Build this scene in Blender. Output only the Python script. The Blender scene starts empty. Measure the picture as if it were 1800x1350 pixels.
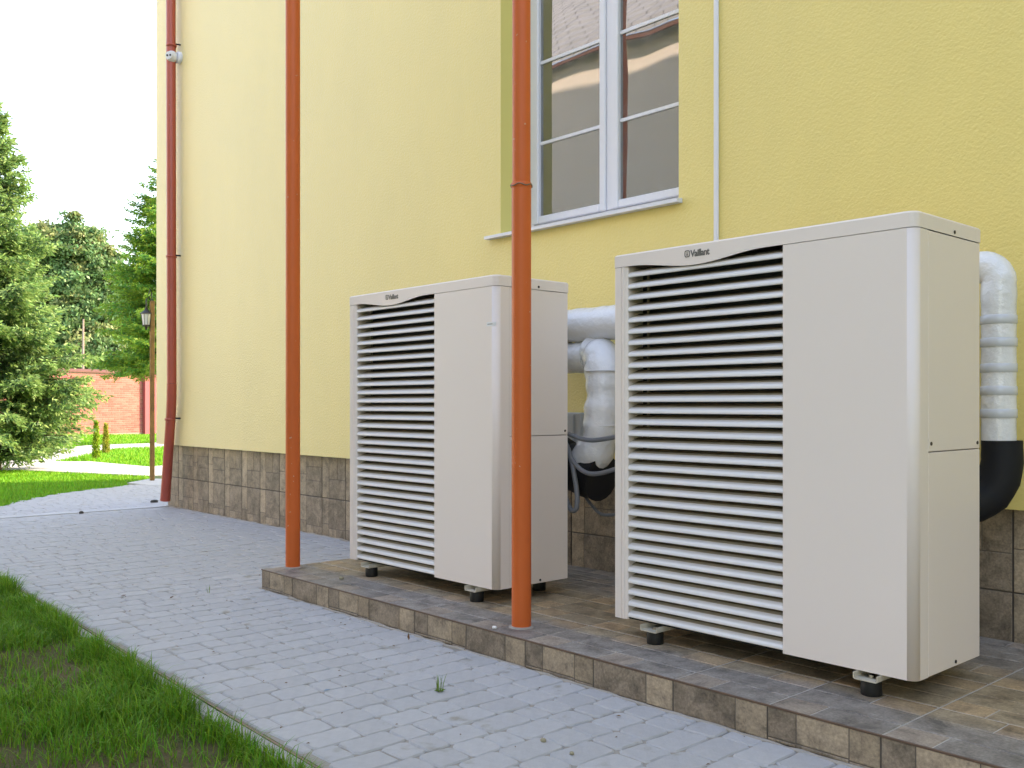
import bpy, math, random
import numpy as np
from mathutils import Vector, Matrix, noise as mn
random.seed(7); rng = np.random.default_rng(7)
S = bpy.context.scene
C = S.collection
R_ = math.radians

# ------------------------------------------------------------------ camera, light, exposure
CAMZ = 1.0017
ALPHA = math.atan(1520 / 1690.0)
FW = (-math.cos(ALPHA), math.sin(ALPHA)); RT = (FW[1], -FW[0])
cam_d = bpy.data.cameras.new('camera'); cam = bpy.data.objects.new('camera', cam_d); C.objects.link(cam)
cam.location = (0, 0, CAMZ)
cam.rotation_euler = (R_(90), 0, math.atan2(-FW[0], FW[1]))
cam_d.sensor_width = 36; cam_d.lens = 36 * 1690 / 1800.0
cam_d.shift_y = 36 / 1800.0
cam_d.clip_start = 0.05; cam_d.clip_end = 2000
S.camera = cam

SUN_AZ = (0.35, 0.937); SUN_EL = R_(33)
w = bpy.data.worlds.new("World"); S.world = w; w.use_nodes = True
nt = w.node_tree; bg = nt.nodes['Background']
sky = nt.nodes.new('ShaderNodeTexSky'); sky.sky_type = 'NISHITA'; sky.sun_disc = False
sky.sun_elevation = SUN_EL; sky.sun_rotation = math.atan2(SUN_AZ[0], SUN_AZ[1])
sky.air_density = 1.0; sky.dust_density = 0.5; sky.ozone_density = 1.0
nt.links.new(sky.outputs[0], bg.inputs[0]); bg.inputs[1].default_value = 0.15
sd = bpy.data.lights.new('sun', 'SUN'); sd.energy = 2.2; sd.angle = R_(0.5); sd.color = (1.0, 0.93, 0.82)
sun = bpy.data.objects.new('sun', sd); C.objects.link(sun)
sv = Vector((SUN_AZ[0] * math.cos(SUN_EL), SUN_AZ[1] * math.cos(SUN_EL), math.sin(SUN_EL)))
sun.rotation_euler = sv.to_track_quat('Z', 'Y').to_euler(); sun.location = (0, 5, 30)
vs = S.view_settings
vs.view_transform = 'Standard'; vs.look = 'None'; vs.gamma = 1; vs.use_curve_mapping = False
vs.exposure = 2.62
vs.use_white_balance = True; vs.white_balance_temperature = 8500; vs.white_balance_tint = 18
S.render.engine = 'CYCLES'

# ------------------------------------------------------------------ measuring helpers (a sight line met with a real plane)
def ray(px):
    s = (px - 900) / 1690.0
    return FW[0] + RT[0] * s, FW[1] + RT[1] * s
def G(px, py, z=0.0):
    dx, dy = ray(px); t = (CAMZ - z) * 1690 / (py - 711)
    return (t * dx, t * dy)
def WY(px, py, y):
    dx, dy = ray(px); t = y / dy
    return Vector((t * dx, y, CAMZ + (711 - py) / 1690 * t))
def WX(px, py, x):
    dx, dy = ray(px); t = x / dx
    return Vector((x, t * dy, CAMZ + (711 - py) / 1690 * t))
def AT(px, t):
    dx, dy = ray(px); return (t * dx, t * dy)

# ------------------------------------------------------------------ materials
MATS = {}
def mat(name, col, rough=0.6, spec=0.5, metal=0.0, bump=None, var=None, rnd=0.0, trans=0.0, island=0.0, ior=None, coat=0.0, col2=None):
    """bump=(scale,strength,dist); var=(scale,amount) mixes to col2 or darker; rnd per-object value shift"""
    if name in MATS: return MATS[name]
    m = bpy.data.materials.new(name); m.use_nodes = True; MATS[name] = m
    N = m.node_tree.nodes; L = m.node_tree.links
    p = N['Principled BSDF']; out = N['Material Output']
    p.inputs['Roughness'].default_value = rough; p.inputs['Metallic'].default_value = metal
    p.inputs['Specular IOR Level'].default_value = spec
    if ior: p.inputs['IOR'].default_value = ior
    if coat: p.inputs['Coat Weight'].default_value = coat; p.inputs['Coat Roughness'].default_value = 0.15
    c = N.new('ShaderNodeRGB'); c.outputs[0].default_value = (*col, 1); src = c.outputs[0]
    tc = N.new('ShaderNodeTexCoord')
    if var:
        n = N.new('ShaderNodeTexNoise'); n.inputs['Scale'].default_value = var[0]; n.inputs['Detail'].default_value = 6; n.inputs['Roughness'].default_value = .65
        L.new(tc.outputs['Object'], n.inputs['Vector'])
        r = N.new('ShaderNodeMapRange'); r.inputs[1].default_value = .35; r.inputs[2].default_value = .68; r.inputs[4].default_value = var[1]
        L.new(n.outputs[0], r.inputs[0])
        mx = N.new('ShaderNodeMix'); mx.data_type = 'RGBA'; L.new(r.outputs[0], mx.inputs[0]); L.new(src, mx.inputs[6])
        cc = col2 if col2 else tuple(v * .45 for v in col)
        mx.inputs[7].default_value = (*cc, 1); src = mx.outputs[2]
    if rnd or island:
        h = N.new('ShaderNodeHueSaturation')
        mr = N.new('ShaderNodeMapRange'); a = rnd or island
        mr.inputs[3].default_value = 1 - a; mr.inputs[4].default_value = 1 + a
        if rnd:
            oi = N.new('ShaderNodeObjectInfo'); L.new(oi.outputs['Random'], mr.inputs[0])
        else:
            oi = N.new('ShaderNodeNewGeometry'); L.new(oi.outputs['Random Per Island'], mr.inputs[0])
            m2 = N.new('ShaderNodeMapRange'); m2.inputs[3].default_value = .5 - .045 * island / .4; m2.inputs[4].default_value = .5 + .02
            ml = N.new('ShaderNodeMath'); ml.operation = 'FRACT'; mm = N.new('ShaderNodeMath'); mm.operation = 'MULTIPLY'; mm.inputs[1].default_value = 17.3
            L.new(oi.outputs['Random Per Island'], mm.inputs[0]); L.new(mm.outputs[0], ml.inputs[0]); L.new(ml.outputs[0], m2.inputs[0]); L.new(m2.outputs[0], h.inputs['Hue'])
        L.new(mr.outputs[0], h.inputs['Value']); L.new(src, h.inputs['Color']); src = h.outputs[0]
    L.new(src, p.inputs['Base Color'])
    if bump:
        n = N.new('ShaderNodeTexNoise'); n.inputs['Scale'].default_value = bump[0]; n.inputs['Detail'].default_value = 5; n.inputs['Roughness'].default_value = .6
        L.new(tc.outputs['Object'], n.inputs['Vector'])
        b = N.new('ShaderNodeBump'); b.inputs['Strength'].default_value = bump[1]; b.inputs['Distance'].default_value = bump[2]
        L.new(n.outputs[0], b.inputs['Height']); L.new(b.outputs[0], p.inputs['Normal'])
    if trans:
        t = N.new('ShaderNodeBsdfTranslucent'); L.new(src, t.inputs['Color']); ms = N.new('ShaderNodeMixShader'); ms.inputs[0].default_value = trans
        L.new(p.outputs[0], ms.inputs[1]); L.new(t.outputs[0], ms.inputs[2]); L.new(ms.outputs[0], out.inputs[0])
    m['src'] = 1
    return m

M_stucco = mat('yellow_stucco', (.83, .65, .195), .5, .8, bump=(70, .5, .008), var=(1.1, .12), col2=(.76, .585, .16))
# a second, coarser relief for the render and faint rain streaks
def tune_stucco(m):
    N = m.node_tree.nodes; L = m.node_tree.links; p = N['Principled BSDF']
    tc = [n for n in N if n.type == 'TEX_COORD'][0]; b = [n for n in N if n.type == 'BUMP'][0]
    v = N.new('ShaderNodeTexVoronoi'); v.inputs['Scale'].default_value = 120; v.feature = 'SMOOTH_F1'; L.new(tc.outputs['Object'], v.inputs['Vector'])
    b2 = N.new('ShaderNodeBump'); b2.inputs['Strength'].default_value = .2
    p.inputs['Sheen Weight'].default_value = .8; p.inputs['Sheen Roughness'].default_value = .45; b2.inputs['Distance'].default_value = .005
    # rain streaks and patchy fading: noise stretched down the wall
    mp = N.new('ShaderNodeMapping'); mp.inputs['Scale'].default_value = (1.6, 1, .55); L.new(tc.outputs['Object'], mp.inputs[0])
    sn = N.new('ShaderNodeTexNoise'); sn.inputs['Scale'].default_value = 1.0; sn.inputs['Detail'].default_value = 7; sn.inputs['Roughness'].default_value = .7; L.new(mp.outputs[0], sn.inputs[0])
    sr = N.new('ShaderNodeMapRange'); sr.inputs[1].default_value = .3; sr.inputs[2].default_value = .75; sr.inputs[3].default_value = 1.03; sr.inputs[4].default_value = .95; L.new(sn.outputs[0], sr.inputs[0])
    hs = N.new('ShaderNodeHueSaturation'); L.new(sr.outputs[0], hs.inputs['Value']); L.new(p.inputs['Base Color'].links[0].from_socket, hs.inputs['Color']); L.new(hs.outputs[0], p.inputs['Base Color'])
    L.new(v.outputs['Distance'], b2.inputs['Height']); L.new(b.outputs[0], b2.inputs['Normal']); L.new(b2.outputs[0], p.inputs['Normal'])
tune_stucco(M_stucco)
M_reveal = mat('smooth_yellow_render', (.80, .68, .22), .7, .3, bump=(80, .2, .004))
M_shell = mat('powder_coat_cream', (.84, .745, .69), .42, .5, bump=(300, .05, .001), var=(2.2, .10), col2=(.80, .71, .655))
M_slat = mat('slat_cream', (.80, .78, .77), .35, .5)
M_slat_shade = mat('slat_painted_shade', (.24, .18, .11), .8, .2, var=(30, .5), col2=(.09, .065, .035))  # deep shade between the slats, painted as dark brown
M_slat_halfshade = mat('slat_painted_half_shade', (.50, .44, .35), .7, .3, var=(30, .4), col2=(.40, .34, .25))  # softer step of the same painted shade
M_cavity = mat('dark_cavity', (.02, .02, .02), .9, .1)
M_rod = mat('galvanised_rod', (.22, .19, .14), .5, .5, metal=.6)
M_coil = mat('coil_fins', (.03, .03, .03), .6, .3, bump=(200, .5, .003))
M_screw = mat('dark_screw', (.05, .04, .035), .5, .5, metal=.5)
M_bracket = mat('bracket_paint', (.55, .50, .40), .45, .5)
M_bolt = mat('zinc_bolt', (.55, .50, .40), .3, .5, metal=.9)
M_rubber = mat('black_rubber', (.012, .012, .012), .55, .4, bump=(90, .1, .002))
M_orange = mat('orange_pipe', (.68, .135, .032), .42, .3, var=(5, .35), col2=(.58, .11, .026), bump=(40, .04, .002))
M_redpipe = mat('red_brown_pipe', (.46, .085, .055), .35, .5, var=(4, .3), col2=(.38, .07, .045))
M_white = mat('white_upvc', (.74, .74, .78), .35, .5)
M_whitep = mat('white_plastic', (.72, .73, .76), .4, .5)
M_grey = mat('grey_box', (.50, .52, .56), .5, .4)
M_hose = mat('grey_hose', (.16, .17, .19), .5, .4)
M_wrap = mat('stretch_film_over_foam', (.82, .82, .83), .22, .5, bump=(11, .7, .02), var=(6, .35), col2=(.62, .63, .66), coat=.3)
M_sleeve = mat('black_foam', (.012, .012, .014), .7, .3, bump=(20, .2, .01))
M_logo = mat('badge_grey', (.12, .115, .105), .45, .5)
M_sticker = mat('sticker_white', (.80, .80, .80), .5, .4)
M_inkgrey = mat('sticker_ink', (.30, .30, .30), .6, .3)
M_bed = mat('sandy_joint', (.38, .345, .30), .95, .1, bump=(90, .5, .005), var=(6, .6), col2=(.30, .28, .26))
M_paver = mat('grey_paver', (.48, .475, .48), .75, .35, bump=(75, .5, .005), var=(26, .6), col2=(.40, .395, .40), rnd=.05)
M_kerb = mat('pale_kerb', (.46, .45, .43), .85, .3, bump=(70, .4, .005), var=(8, .5), col2=(.33, .31, .28))
M_rust = mat('rusty_joint', (.33, .24, .17), .95, .1, var=(12, .8), col2=(.36, .30, .22))
M_soil = mat('lawn_soil', (.17, .13, .07), .95, .1, bump=(30, .8, .03), var=(3, .8), col2=(.06, .075, .025))
M_grass = mat('grass_blade', (.12, .32, .025), .55, .25, trans=.35, island=.38)
M_grassfar = mat('grass_far', (.14, .40, .03), .6, .2, trans=.35, island=.3)
M_lawn = mat('lawn', (.09, .22, .025), .95, .1, bump=(25, .8, .03), var=(2.2, .8), col2=(.05, .105, .015))
M_path = mat('path_paving', (.42, .42, .43), .85, .3, bump=(30, .3, .004), var=(5, .4), col2=(.35, .35, .36))
M_slab = mat('pale_concrete', (.52, .52, .52), .85, .3, bump=(50, .3, .004), var=(3, .4), col2=(.42, .42, .42))
M_brick = mat('red_brick', (.36, .12, .095), .85, .2, rnd=.22, bump=(60, .3, .004))
M_brick2 = mat('red_brick_mass', (.36, .12, .095), .85, .2, island=.2)
M_mortar = mat('mortar', (.36, .24, .19), .95, .1)
M_coping = mat('dark_coping', (.14, .06, .045), .7, .3)
M_wood = mat('weathered_post', (.32, .18, .07), .7, .3, var=(9, .7), col2=(.12, .07, .035))
M_iron = mat('black_iron', (.02, .018, .016), .45, .5)
M_lampglass = mat('frosted_lamp_glass', (.68, .72, .78), .2, .5)
M_bark = mat('bark', (.09, .06, .04), .9, .2, bump=(20, .6, .02), var=(12, .6))
M_palebark = mat('pale_bark', (.42, .30, .26), .9, .2, bump=(20, .6, .02), var=(6, .6))
M_spruce = mat('spruce_needles', (.085, .20, .08), .55, .3, trans=.3, island=.4)
M_spruce_tip = mat('spruce_new_growth', (.22, .38, .12), .55, .3, trans=.35, island=.3)
M_larch = mat('bright_conifer', (.09, .30, .06), .55, .3, trans=.35, island=.4)
M_larch_tip = mat('bright_conifer_tips', (.20, .36, .05), .55, .3, trans=.4, island=.3)
M_leaf = mat('broad_leaf', (.13, .26, .10), .5, .35, trans=.35, island=.45)
M_leaf2 = mat('broad_leaf_yellowing', (.24, .30, .12), .5, .35, trans=.4, island=.4)
M_sap = mat('sapling_leaf', (.20, .36, .03), .55, .3, trans=.4, island=.4)
M_stone = mat('pebble', (.34, .30, .20), .8, .3, bump=(60, .4, .004))
M_dstone = mat('dark_pebble', (.06, .06, .055), .8, .3, bump=(60, .4, .004))
M_debris = mat('dry_leaf', (.16, .08, .03), .8, .2)
M_weed = mat('weed_leaf', (.16, .27, .05), .6, .3, trans=.3)
M_bronze = mat('bronze_trim', (.17, .10, .065), .45, .5, metal=.3, var=(10, .5))
M_grout = mat('grout', (.58, .54, .50), .95, .1, var=(14, .5), col2=(.40, .36, .32))
M_dgrout = mat('dark_grout', (.12, .10, .085), .95, .1, var=(10, .6), col2=(.2, .17, .14))
M_caulk = mat('cement_fillet', (.42, .38, .34), .95, .1, bump=(80, .6, .006), var=(14, .5), col2=(.30, .26, .2))
M_opp = mat('beige_render', (.66, .60, .55), .9, .2, bump=(12, .3, .02), var=(.7, .4), col2=(.56, .51, .47))
M_roofm = mat('fibre_cement_roof', (.36, .37, .40), .8, .3, var=(1.5, .6), col2=(.25, .26, .28))
M_roofmain = mat('brown_roof', (.10, .05, .04), .7, .3)
M_room = mat('dim_room', (.40, .40, .42), .9, .1)

def stone_mat(name, col, col2, rnd=.14, ochre=False):
    """printed ceramic: veined stone, slightly glossy glaze"""
    m = bpy.data.materials.new(name); m.use_nodes = True; MATS[name] = m
    N = m.node_tree.nodes; L = m.node_tree.links; p = N['Principled BSDF']
    tc = N.new('ShaderNodeTexCoord'); oi = N.new('ShaderNodeObjectInfo')
    ad = N.new('ShaderNodeVectorMath'); ad.operation = 'ADD'; sc = N.new('ShaderNodeVectorMath'); sc.operation = 'SCALE'; sc.inputs[3].default_value = 9
    cx = N.new('ShaderNodeCombineXYZ'); L.new(oi.outputs['Random'], cx.inputs[0]); L.new(oi.outputs['Random'], cx.inputs[1]); L.new(cx.outputs[0], sc.inputs[0])
    L.new(tc.outputs['Object'], ad.inputs[0]); L.new(sc.outputs[0], ad.inputs[1])
    n = N.new('ShaderNodeTexNoise'); n.inputs['Scale'].default_value = 9; n.inputs['Detail'].default_value = 12; n.inputs['Roughness'].default_value = .78; n.inputs['Distortion'].default_value = .35
    L.new(ad.outputs[0], n.inputs['Vector'])
    cr = N.new('ShaderNodeValToRGB'); e = cr.color_ramp.elements
    e[0].position = .34; e[0].color = (*[c * .38 for c in col], 1); e[1].position = .66; e[1].color = (*col2, 1)
    k = cr.color_ramp.elements.new(.5); k.color = (*col, 1)
    L.new(n.outputs[0], cr.inputs[0])
    n2 = N.new('ShaderNodeTexNoise'); n2.inputs['Scale'].default_value = 120; n2.inputs['Detail'].default_value = 3; L.new(ad.outputs[0], n2.inputs['Vector'])
    mv = N.new('ShaderNodeMapRange'); mv.inputs[1].default_value = .3; mv.inputs[2].default_value = .7; mv.inputs[3].default_value = .78; mv.inputs[4].default_value = 1.2; L.new(n2.outputs[0], mv.inputs[0])
    rr = N.new('ShaderNodeMapRange'); rr.inputs[3].default_value = 1 - rnd; rr.inputs[4].default_value = 1 + rnd; L.new(oi.outputs['Random'], rr.inputs[0])
    mu = N.new('ShaderNodeMath'); mu.operation = 'MULTIPLY'; L.new(mv.outputs[0], mu.inputs[0]); L.new(rr.outputs[0], mu.inputs[1])
    h = N.new('ShaderNodeHueSaturation'); L.new(cr.outputs[0], h.inputs['Color']); L.new(mu.outputs[0], h.inputs['Value'])
    src = h.outputs[0]
    if ochre:   # sandy dust washed out from under the machines, with warm bounce light painted in
        g = N.new('ShaderNodeNewGeometry'); sx = N.new('ShaderNodeSeparateXYZ'); L.new(g.outputs['Position'], sx.inputs[0])
        nn = N.new('ShaderNodeTexNoise'); nn.inputs['Scale'].default_value = 5; nn.inputs['Detail'].default_value = 6; L.new(g.outputs['Position'], nn.inputs['Vector'])
        a1 = N.new('ShaderNodeMath'); a1.operation = 'MULTIPLY_ADD'; a1.inputs[1].default_value = .16; L.new(nn.outputs[0], a1.inputs[0]); L.new(sx.outputs['Y'], a1.inputs[2])
        r1 = N.new('ShaderNodeMapRange'); r1.interpolation_type = 'SMOOTHSTEP'; r1.inputs[1].default_value = 2.78; r1.inputs[2].default_value = 2.88; r1.inputs[4].default_value = .55; L.new(a1.outputs[0], r1.inputs[0])
        r2 = N.new('ShaderNodeMapRange'); r2.interpolation_type = 'SMOOTHSTEP'; r2.inputs[1].default_value = 3.2; r2.inputs[2].default_value = 3.5; r2.inputs[3].default_value = 1; r2.inputs[4].default_value = .15; L.new(sx.outputs['Y'], r2.inputs[0])
        mm = N.new('ShaderNodeMath'); mm.operation = 'MULTIPLY'; L.new(r1.outputs[0], mm.inputs[0]); L.new(r2.outputs[0], mm.inputs[1])
        mx = N.new('ShaderNodeMix'); mx.data_type = 'RGBA'; L.new(mm.outputs[0], mx.inputs[0]); L.new(src, mx.inputs[6])
        hc = N.new('ShaderNodeMix'); hc.data_type = 'RGBA'; hc.blend_type = 'MULTIPLY'; hc.inputs[0].default_value = 1; L.new(src, hc.inputs[6]); hc.inputs[7].default_value = (1.5, 1.2, .7, 1)
        L.new(hc.outputs[2], mx.inputs[7]); src = mx.outputs[2]
    L.new(src, p.inputs['Base Color']); p.inputs['Roughness'].default_value = .52; p.inputs['Specular IOR Level'].default_value = .4
    b = N.new('ShaderNodeBump'); b.inputs['Strength'].default_value = .35; b.inputs['Distance'].default_value = .004
    L.new(n.outputs[0], b.inputs['Height']); L.new(b.outputs[0], p.inputs['Normal'])
    return m
T_dark = stone_mat('print_dark_stone', (0.222, 0.171, 0.124), (0.359, 0.281, 0.210))
T_buff = stone_mat('print_buff_stone', (0.346, 0.268, 0.191), (0.467, 0.355, 0.242))
T_brown = stone_mat('print_brown_stone', (0.260, 0.198, 0.138), (0.380, 0.294, 0.198))
P_dark = stone_mat('floor_print_slate', (0.252, 0.221, 0.194), (0.370, 0.329, 0.291), ochre=True)
P_buff = stone_mat('floor_print_buff', (0.318, 0.255, 0.207), (0.423, 0.342, 0.268), ochre=True)

def chips(m, col, lo, hi, sc):
    N = m.node_tree.nodes; L = m.node_tree.links; p = N['Principled BSDF']; g = N.new('ShaderNodeNewGeometry')
    n = N.new('ShaderNodeTexNoise'); n.inputs['Scale'].default_value = sc; n.inputs['Detail'].default_value = 4; L.new(g.outputs['Position'], n.inputs['Vector'])
    rr = N.new('ShaderNodeMapRange'); rr.inputs[1].default_value = lo; rr.inputs[2].default_value = hi; rr.inputs[4].default_value = .75; L.new(n.outputs[0], rr.inputs[0])
    mx = N.new('ShaderNodeMix'); mx.data_type = 'RGBA'; L.new(rr.outputs[0], mx.inputs[0]); L.new(p.inputs['Base Color'].links[0].from_socket, mx.inputs[6]); mx.inputs[7].default_value = (*col, 1); L.new(mx.outputs[2], p.inputs['Base Color'])
chips(M_orange, (.62, .40, .28), .71, .74, 42)
chips(M_redpipe, (.5, .3, .25), .72, .75, 30)
chips(M_paver, (.30, .27, .22), .62, .72, 9)
def glass_mat():
    m = bpy.data.materials.new('window_glass'); m.use_nodes = True
    N = m.node_tree.nodes; L = m.node_tree.links; out = N['Material Output']; N.remove(N['Principled BSDF'])
    tr = N.new('ShaderNodeBsdfTransparent'); tr.inputs[0].default_value = (.75, .78, .78, 1)
    gl = N.new('ShaderNodeBsdfGlossy'); gl.inputs['Roughness'].default_value = .012; gl.inputs[0].default_value = (.95, .97, 1, 1)
    fr = N.new('ShaderNodeFresnel'); fr.inputs[0].default_value = 3.0
    n = N.new('ShaderNodeTexNoise'); n.inputs['Scale'].default_value = 1.6; n.inputs['Detail'].default_value = 1
    tc = N.new('ShaderNodeTexCoord'); L.new(tc.outputs['Object'], n.inputs[0])
    b = N.new('ShaderNodeBump'); b.inputs['Strength'].default_value = .12; b.inputs['Distance'].default_value = .02; L.new(n.outputs[0], b.inputs['Height']); L.new(b.outputs[0], gl.inputs['Normal'])
    di = N.new('ShaderNodeBsdfDiffuse'); di.inputs[0].default_value = (.5, .48, .45, 1)
    n2 = N.new('ShaderNodeTexNoise'); n2.inputs['Scale'].default_value = 9; n2.inputs['Detail'].default_value = 5; L.new(tc.outputs['Object'], n2.inputs[0])
    r = N.new('ShaderNodeMapRange'); r.inputs[1].default_value = .45; r.inputs[2].default_value = .8; r.inputs[3].default_value = .10; r.inputs[4].default_value = .22; L.new(n2.outputs[0], r.inputs[0])
    m1 = N.new('ShaderNodeMixShader'); L.new(fr.outputs[0], m1.inputs[0]); L.new(tr.outputs[0], m1.inputs[1]); L.new(gl.outputs[0], m1.inputs[2])
    m2 = N.new('ShaderNodeMixShader'); L.new(r.outputs[0], m2.inputs[0]); L.new(m1.outputs[0], m2.inputs[1]); L.new(di.outputs[0], m2.inputs[2])
    L.new(m2.outputs[0], out.inputs[0]); return m
M_glass = glass_mat()

# ------------------------------------------------------------------ mesh helpers
class MB:
    def __init__(s): s.v = []; s.f = []; s.m = []; s.sm = []
    def add(s, vs_, fs, mi=0, smooth=False):
        o = len(s.v); s.v += [tuple(v) for v in vs_]
        for f in fs: s.f.append(tuple(i + o for i in f)); s.m.append(mi); s.sm.append(smooth)
        return s
    def box(s, x0, x1, y0, y1, z0, z1, mi=0):
        v = [(x0, y0, z0), (x1, y0, z0), (x1, y1, z0), (x0, y1, z0), (x0, y0, z1), (x1, y0, z1), (x1, y1, z1), (x0, y1, z1)]
        return s.add(v, [(0, 3, 2, 1), (4, 5, 6, 7), (0, 1, 5, 4), (1, 2, 6, 5), (2, 3, 7, 6), (3, 0, 4, 7)], mi)
    def bbox(s, x0, x1, y0, y1, z0, z1, b=.004, mi=0):
        """box with chamfered edges"""
        c = ((x0 + x1) / 2, (y0 + y1) / 2, (z0 + z1) / 2); h = ((x1 - x0) / 2, (y1 - y0) / 2, (z1 - z0) / 2)
        b = min(b, min(h) * .8); V = []; idx = {}
        for sx in (-1, 1):
            for sy in (-1, 1):
                for sz in (-1, 1):
                    for a in range(3):
                        p = [c[0] + sx * (h[0] - b), c[1] + sy * (h[1] - b), c[2] + sz * (h[2] - b)]
                        p[a] = c[a] + (sx, sy, sz)[a] * h[a]
                        idx[(sx, sy, sz, a)] = len(V); V.append(p)
        F = []
        for a in range(3):
            for sg in (-1, 1):
                o = [i for i in range(3) if i != a]; q = []
                for (u, v) in ((-1, -1), (1, -1), (1, 1), (-1, 1)):
                    k = [0, 0, 0]; k[a] = sg; k[o[0]] = u; k[o[1]] = v; q.append(idx[(*k, a)])
                if (sg > 0) == (a == 1): q.reverse()
                F.append(q)
        for a in range(3):
            o = [i for i in range(3) if i != a]
            for u in (-1, 1):
                for v in (-1, 1):
                    q = []
                    for (sg, ax) in ((-1, o[0]), (1, o[0]), (1, o[1]), (-1, o[1])):
                        k = [0, 0, 0]; k[a] = sg; k[o[0]] = u; k[o[1]] = v; q.append(idx[(*k, ax)])
                    F.append(q)
        for sx in (-1, 1):
            for sy in (-1, 1):
                for sz in (-1, 1): F.append([idx[(sx, sy, sz, a)] for a in range(3)])
        # fix orientation
        cc = Vector(c)
        for i, q in enumerate(F):
            P = [Vector(V[j]) for j in q]; n = (P[1] - P[0]).cross(P[2] - P[0]); mid = sum(P, Vector()) / len(P)
            if n.dot(mid - cc) < 0: F[i] = list(reversed(q))
        return s.add(V, F, mi)
    def tube(s, pts, r, n=14, caps=True, mi=0, smooth=True):
        pts = [Vector(p) for p in pts]; rs = r if isinstance(r, (list, tuple)) else [r] * len(pts)
        o = len(s.v); up = None
        for i, p in enumerate(pts):
            d = (pts[min(i + 1, len(pts) - 1)] - pts[max(i - 1, 0)]).normalized()
            if up is None: up = d.orthogonal().normalized()
            up = (up - d * up.dot(d)).normalized(); sd_ = d.cross(up)
            for k in range(n):
                a = 2 * math.pi * k / n; s.v.append(tuple(p + (up * math.cos(a) + sd_ * math.sin(a)) * rs[i]))
        for i in range(len(pts) - 1):
            for k in range(n):
                a = o + i * n + k; b = o + i * n + (k + 1) % n
                s.f.append((a, b, b + n, a + n)); s.m.append(mi); s.sm.append(smooth)
        if caps:
            e = o + (len(pts) - 1) * n; q = len(s.v); s.v += s.v[o:o + n]; s.f.append(tuple(q + k for k in reversed(range(n)))); s.m.append(mi); s.sm.append(False)
            q = len(s.v); s.v += s.v[e:e + n]; s.f.append(tuple(q + k for k in range(n))); s.m.append(mi); s.sm.append(False)
        return s
    def lathe(s, c, prof, n=20, mi=0, smooth=True):
        o = len(s.v)
        for (r, z) in prof:
            for k in range(n):
                a = 2 * math.pi * k / n; s.v.append((c[0] + r * math.cos(a), c[1] + r * math.sin(a), c[2] + z))
        for i in range(len(prof) - 1):
            for k in range(n):
                a = o + i * n + k; b = o + i * n + (k + 1) % n
                s.f.append((a, b, b + n, a + n)); s.m.append(mi); s.sm.append(smooth)
        return s
    def prism_x(s, prof, x0, x1, mi=0, smooth=False):
        """profile of (y,z) swept along x"""
        n = len(prof); V = [(x0, y, z) for y, z in prof] + [(x1, y, z) for y, z in prof]
        F = [(i, (i + 1) % n, (i + 1) % n + n, i + n) for i in range(n)] + [tuple(reversed(range(n))), tuple(range(n, 2 * n))]
        return s.add(V, F, mi, smooth)
    def build(s, name, ms, parent=None, bevel=0, fixn=True):
        me = bpy.data.meshes.new(name)
        off = Vector((0, 0, 0))
        if parent is not None: off = world_loc(parent)
        me.from_pydata([(v[0] - off.x, v[1] - off.y, v[2] - off.z) for v in s.v], [], s.f)
        if not isinstance(ms, (list, tuple)): ms = [ms]
        for m in ms: me.materials.append(m)
        me.polygons.foreach_set('material_index', s.m); me.polygons.foreach_set('use_smooth', s.sm)
        if fixn:
            import bmesh
            bm = bmesh.new(); bm.from_mesh(me); bmesh.ops.recalc_face_normals(bm, faces=bm.faces); bm.to_mesh(me); bm.free()
        me.update()
        o = bpy.data.objects.new(name, me); C.objects.link(o)
        if parent is not None: o.parent = parent
        return o
def world_loc(o):
    l = Vector(o.location)
    while o.parent is not None: o = o.parent; l = l + Vector(o.location)
    return l
def tag(o, label=None, cat=None, group=None, kind=None):
    if label: o['label'] = label
    if cat: o['category'] = cat
    if group: o['group'] = group
    if kind: o['kind'] = kind
    return o
def empty(name, loc, label=None, cat=None, group=None, kind=None):
    o = bpy.data.objects.new(name, None); C.objects.link(o); o.location = loc; o.empty_display_size = .1
    return tag(o, label, cat, group, kind)
def inst(me, name, parent, loc, rot=None, scale=None):
    o = bpy.data.objects.new(name, me); C.objects.link(o); o.parent = parent
    o.location = Vector(loc) - world_loc(parent)
    if rot: o.rotation_euler = rot
    if scale: o.scale = scale
    return o
def copy_tree(o, parent=None):
    c = o.copy(); C.objects.link(c); c.parent = parent
    for ch in list(o.children): copy_tree(ch, c)
    return c
def sheet(name, poly, z, m, thick=0.0, **k):
    mb = MB(); n = len(poly); mb.add([(p[0], p[1], z) for p in poly], [tuple(range(n))])
    if thick:
        o = len(mb.v); mb.v += [(p[0], p[1], z - thick) for p in poly]
        for i in range(n): mb.f.append((i, (i + 1) % n, (i + 1) % n + o, i + o)); mb.m.append(0); mb.sm.append(False)
    ob = mb.build(name, m, fixn=False)
    # make top face up
    import bmesh
    bm = bmesh.new(); bm.from_mesh(ob.data); bmesh.ops.triangulate(bm, faces=[f for f in bm.faces if len(f.verts) > 4]); bmesh.ops.recalc_face_normals(bm, faces=bm.faces)
    if sum(f.normal.z * f.calc_area() for f in bm.faces) < 0: bmesh.ops.reverse_faces(bm, faces=bm.faces)
    bm.to_mesh(ob.data); bm.free(); return tag(ob, **k)
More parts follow.
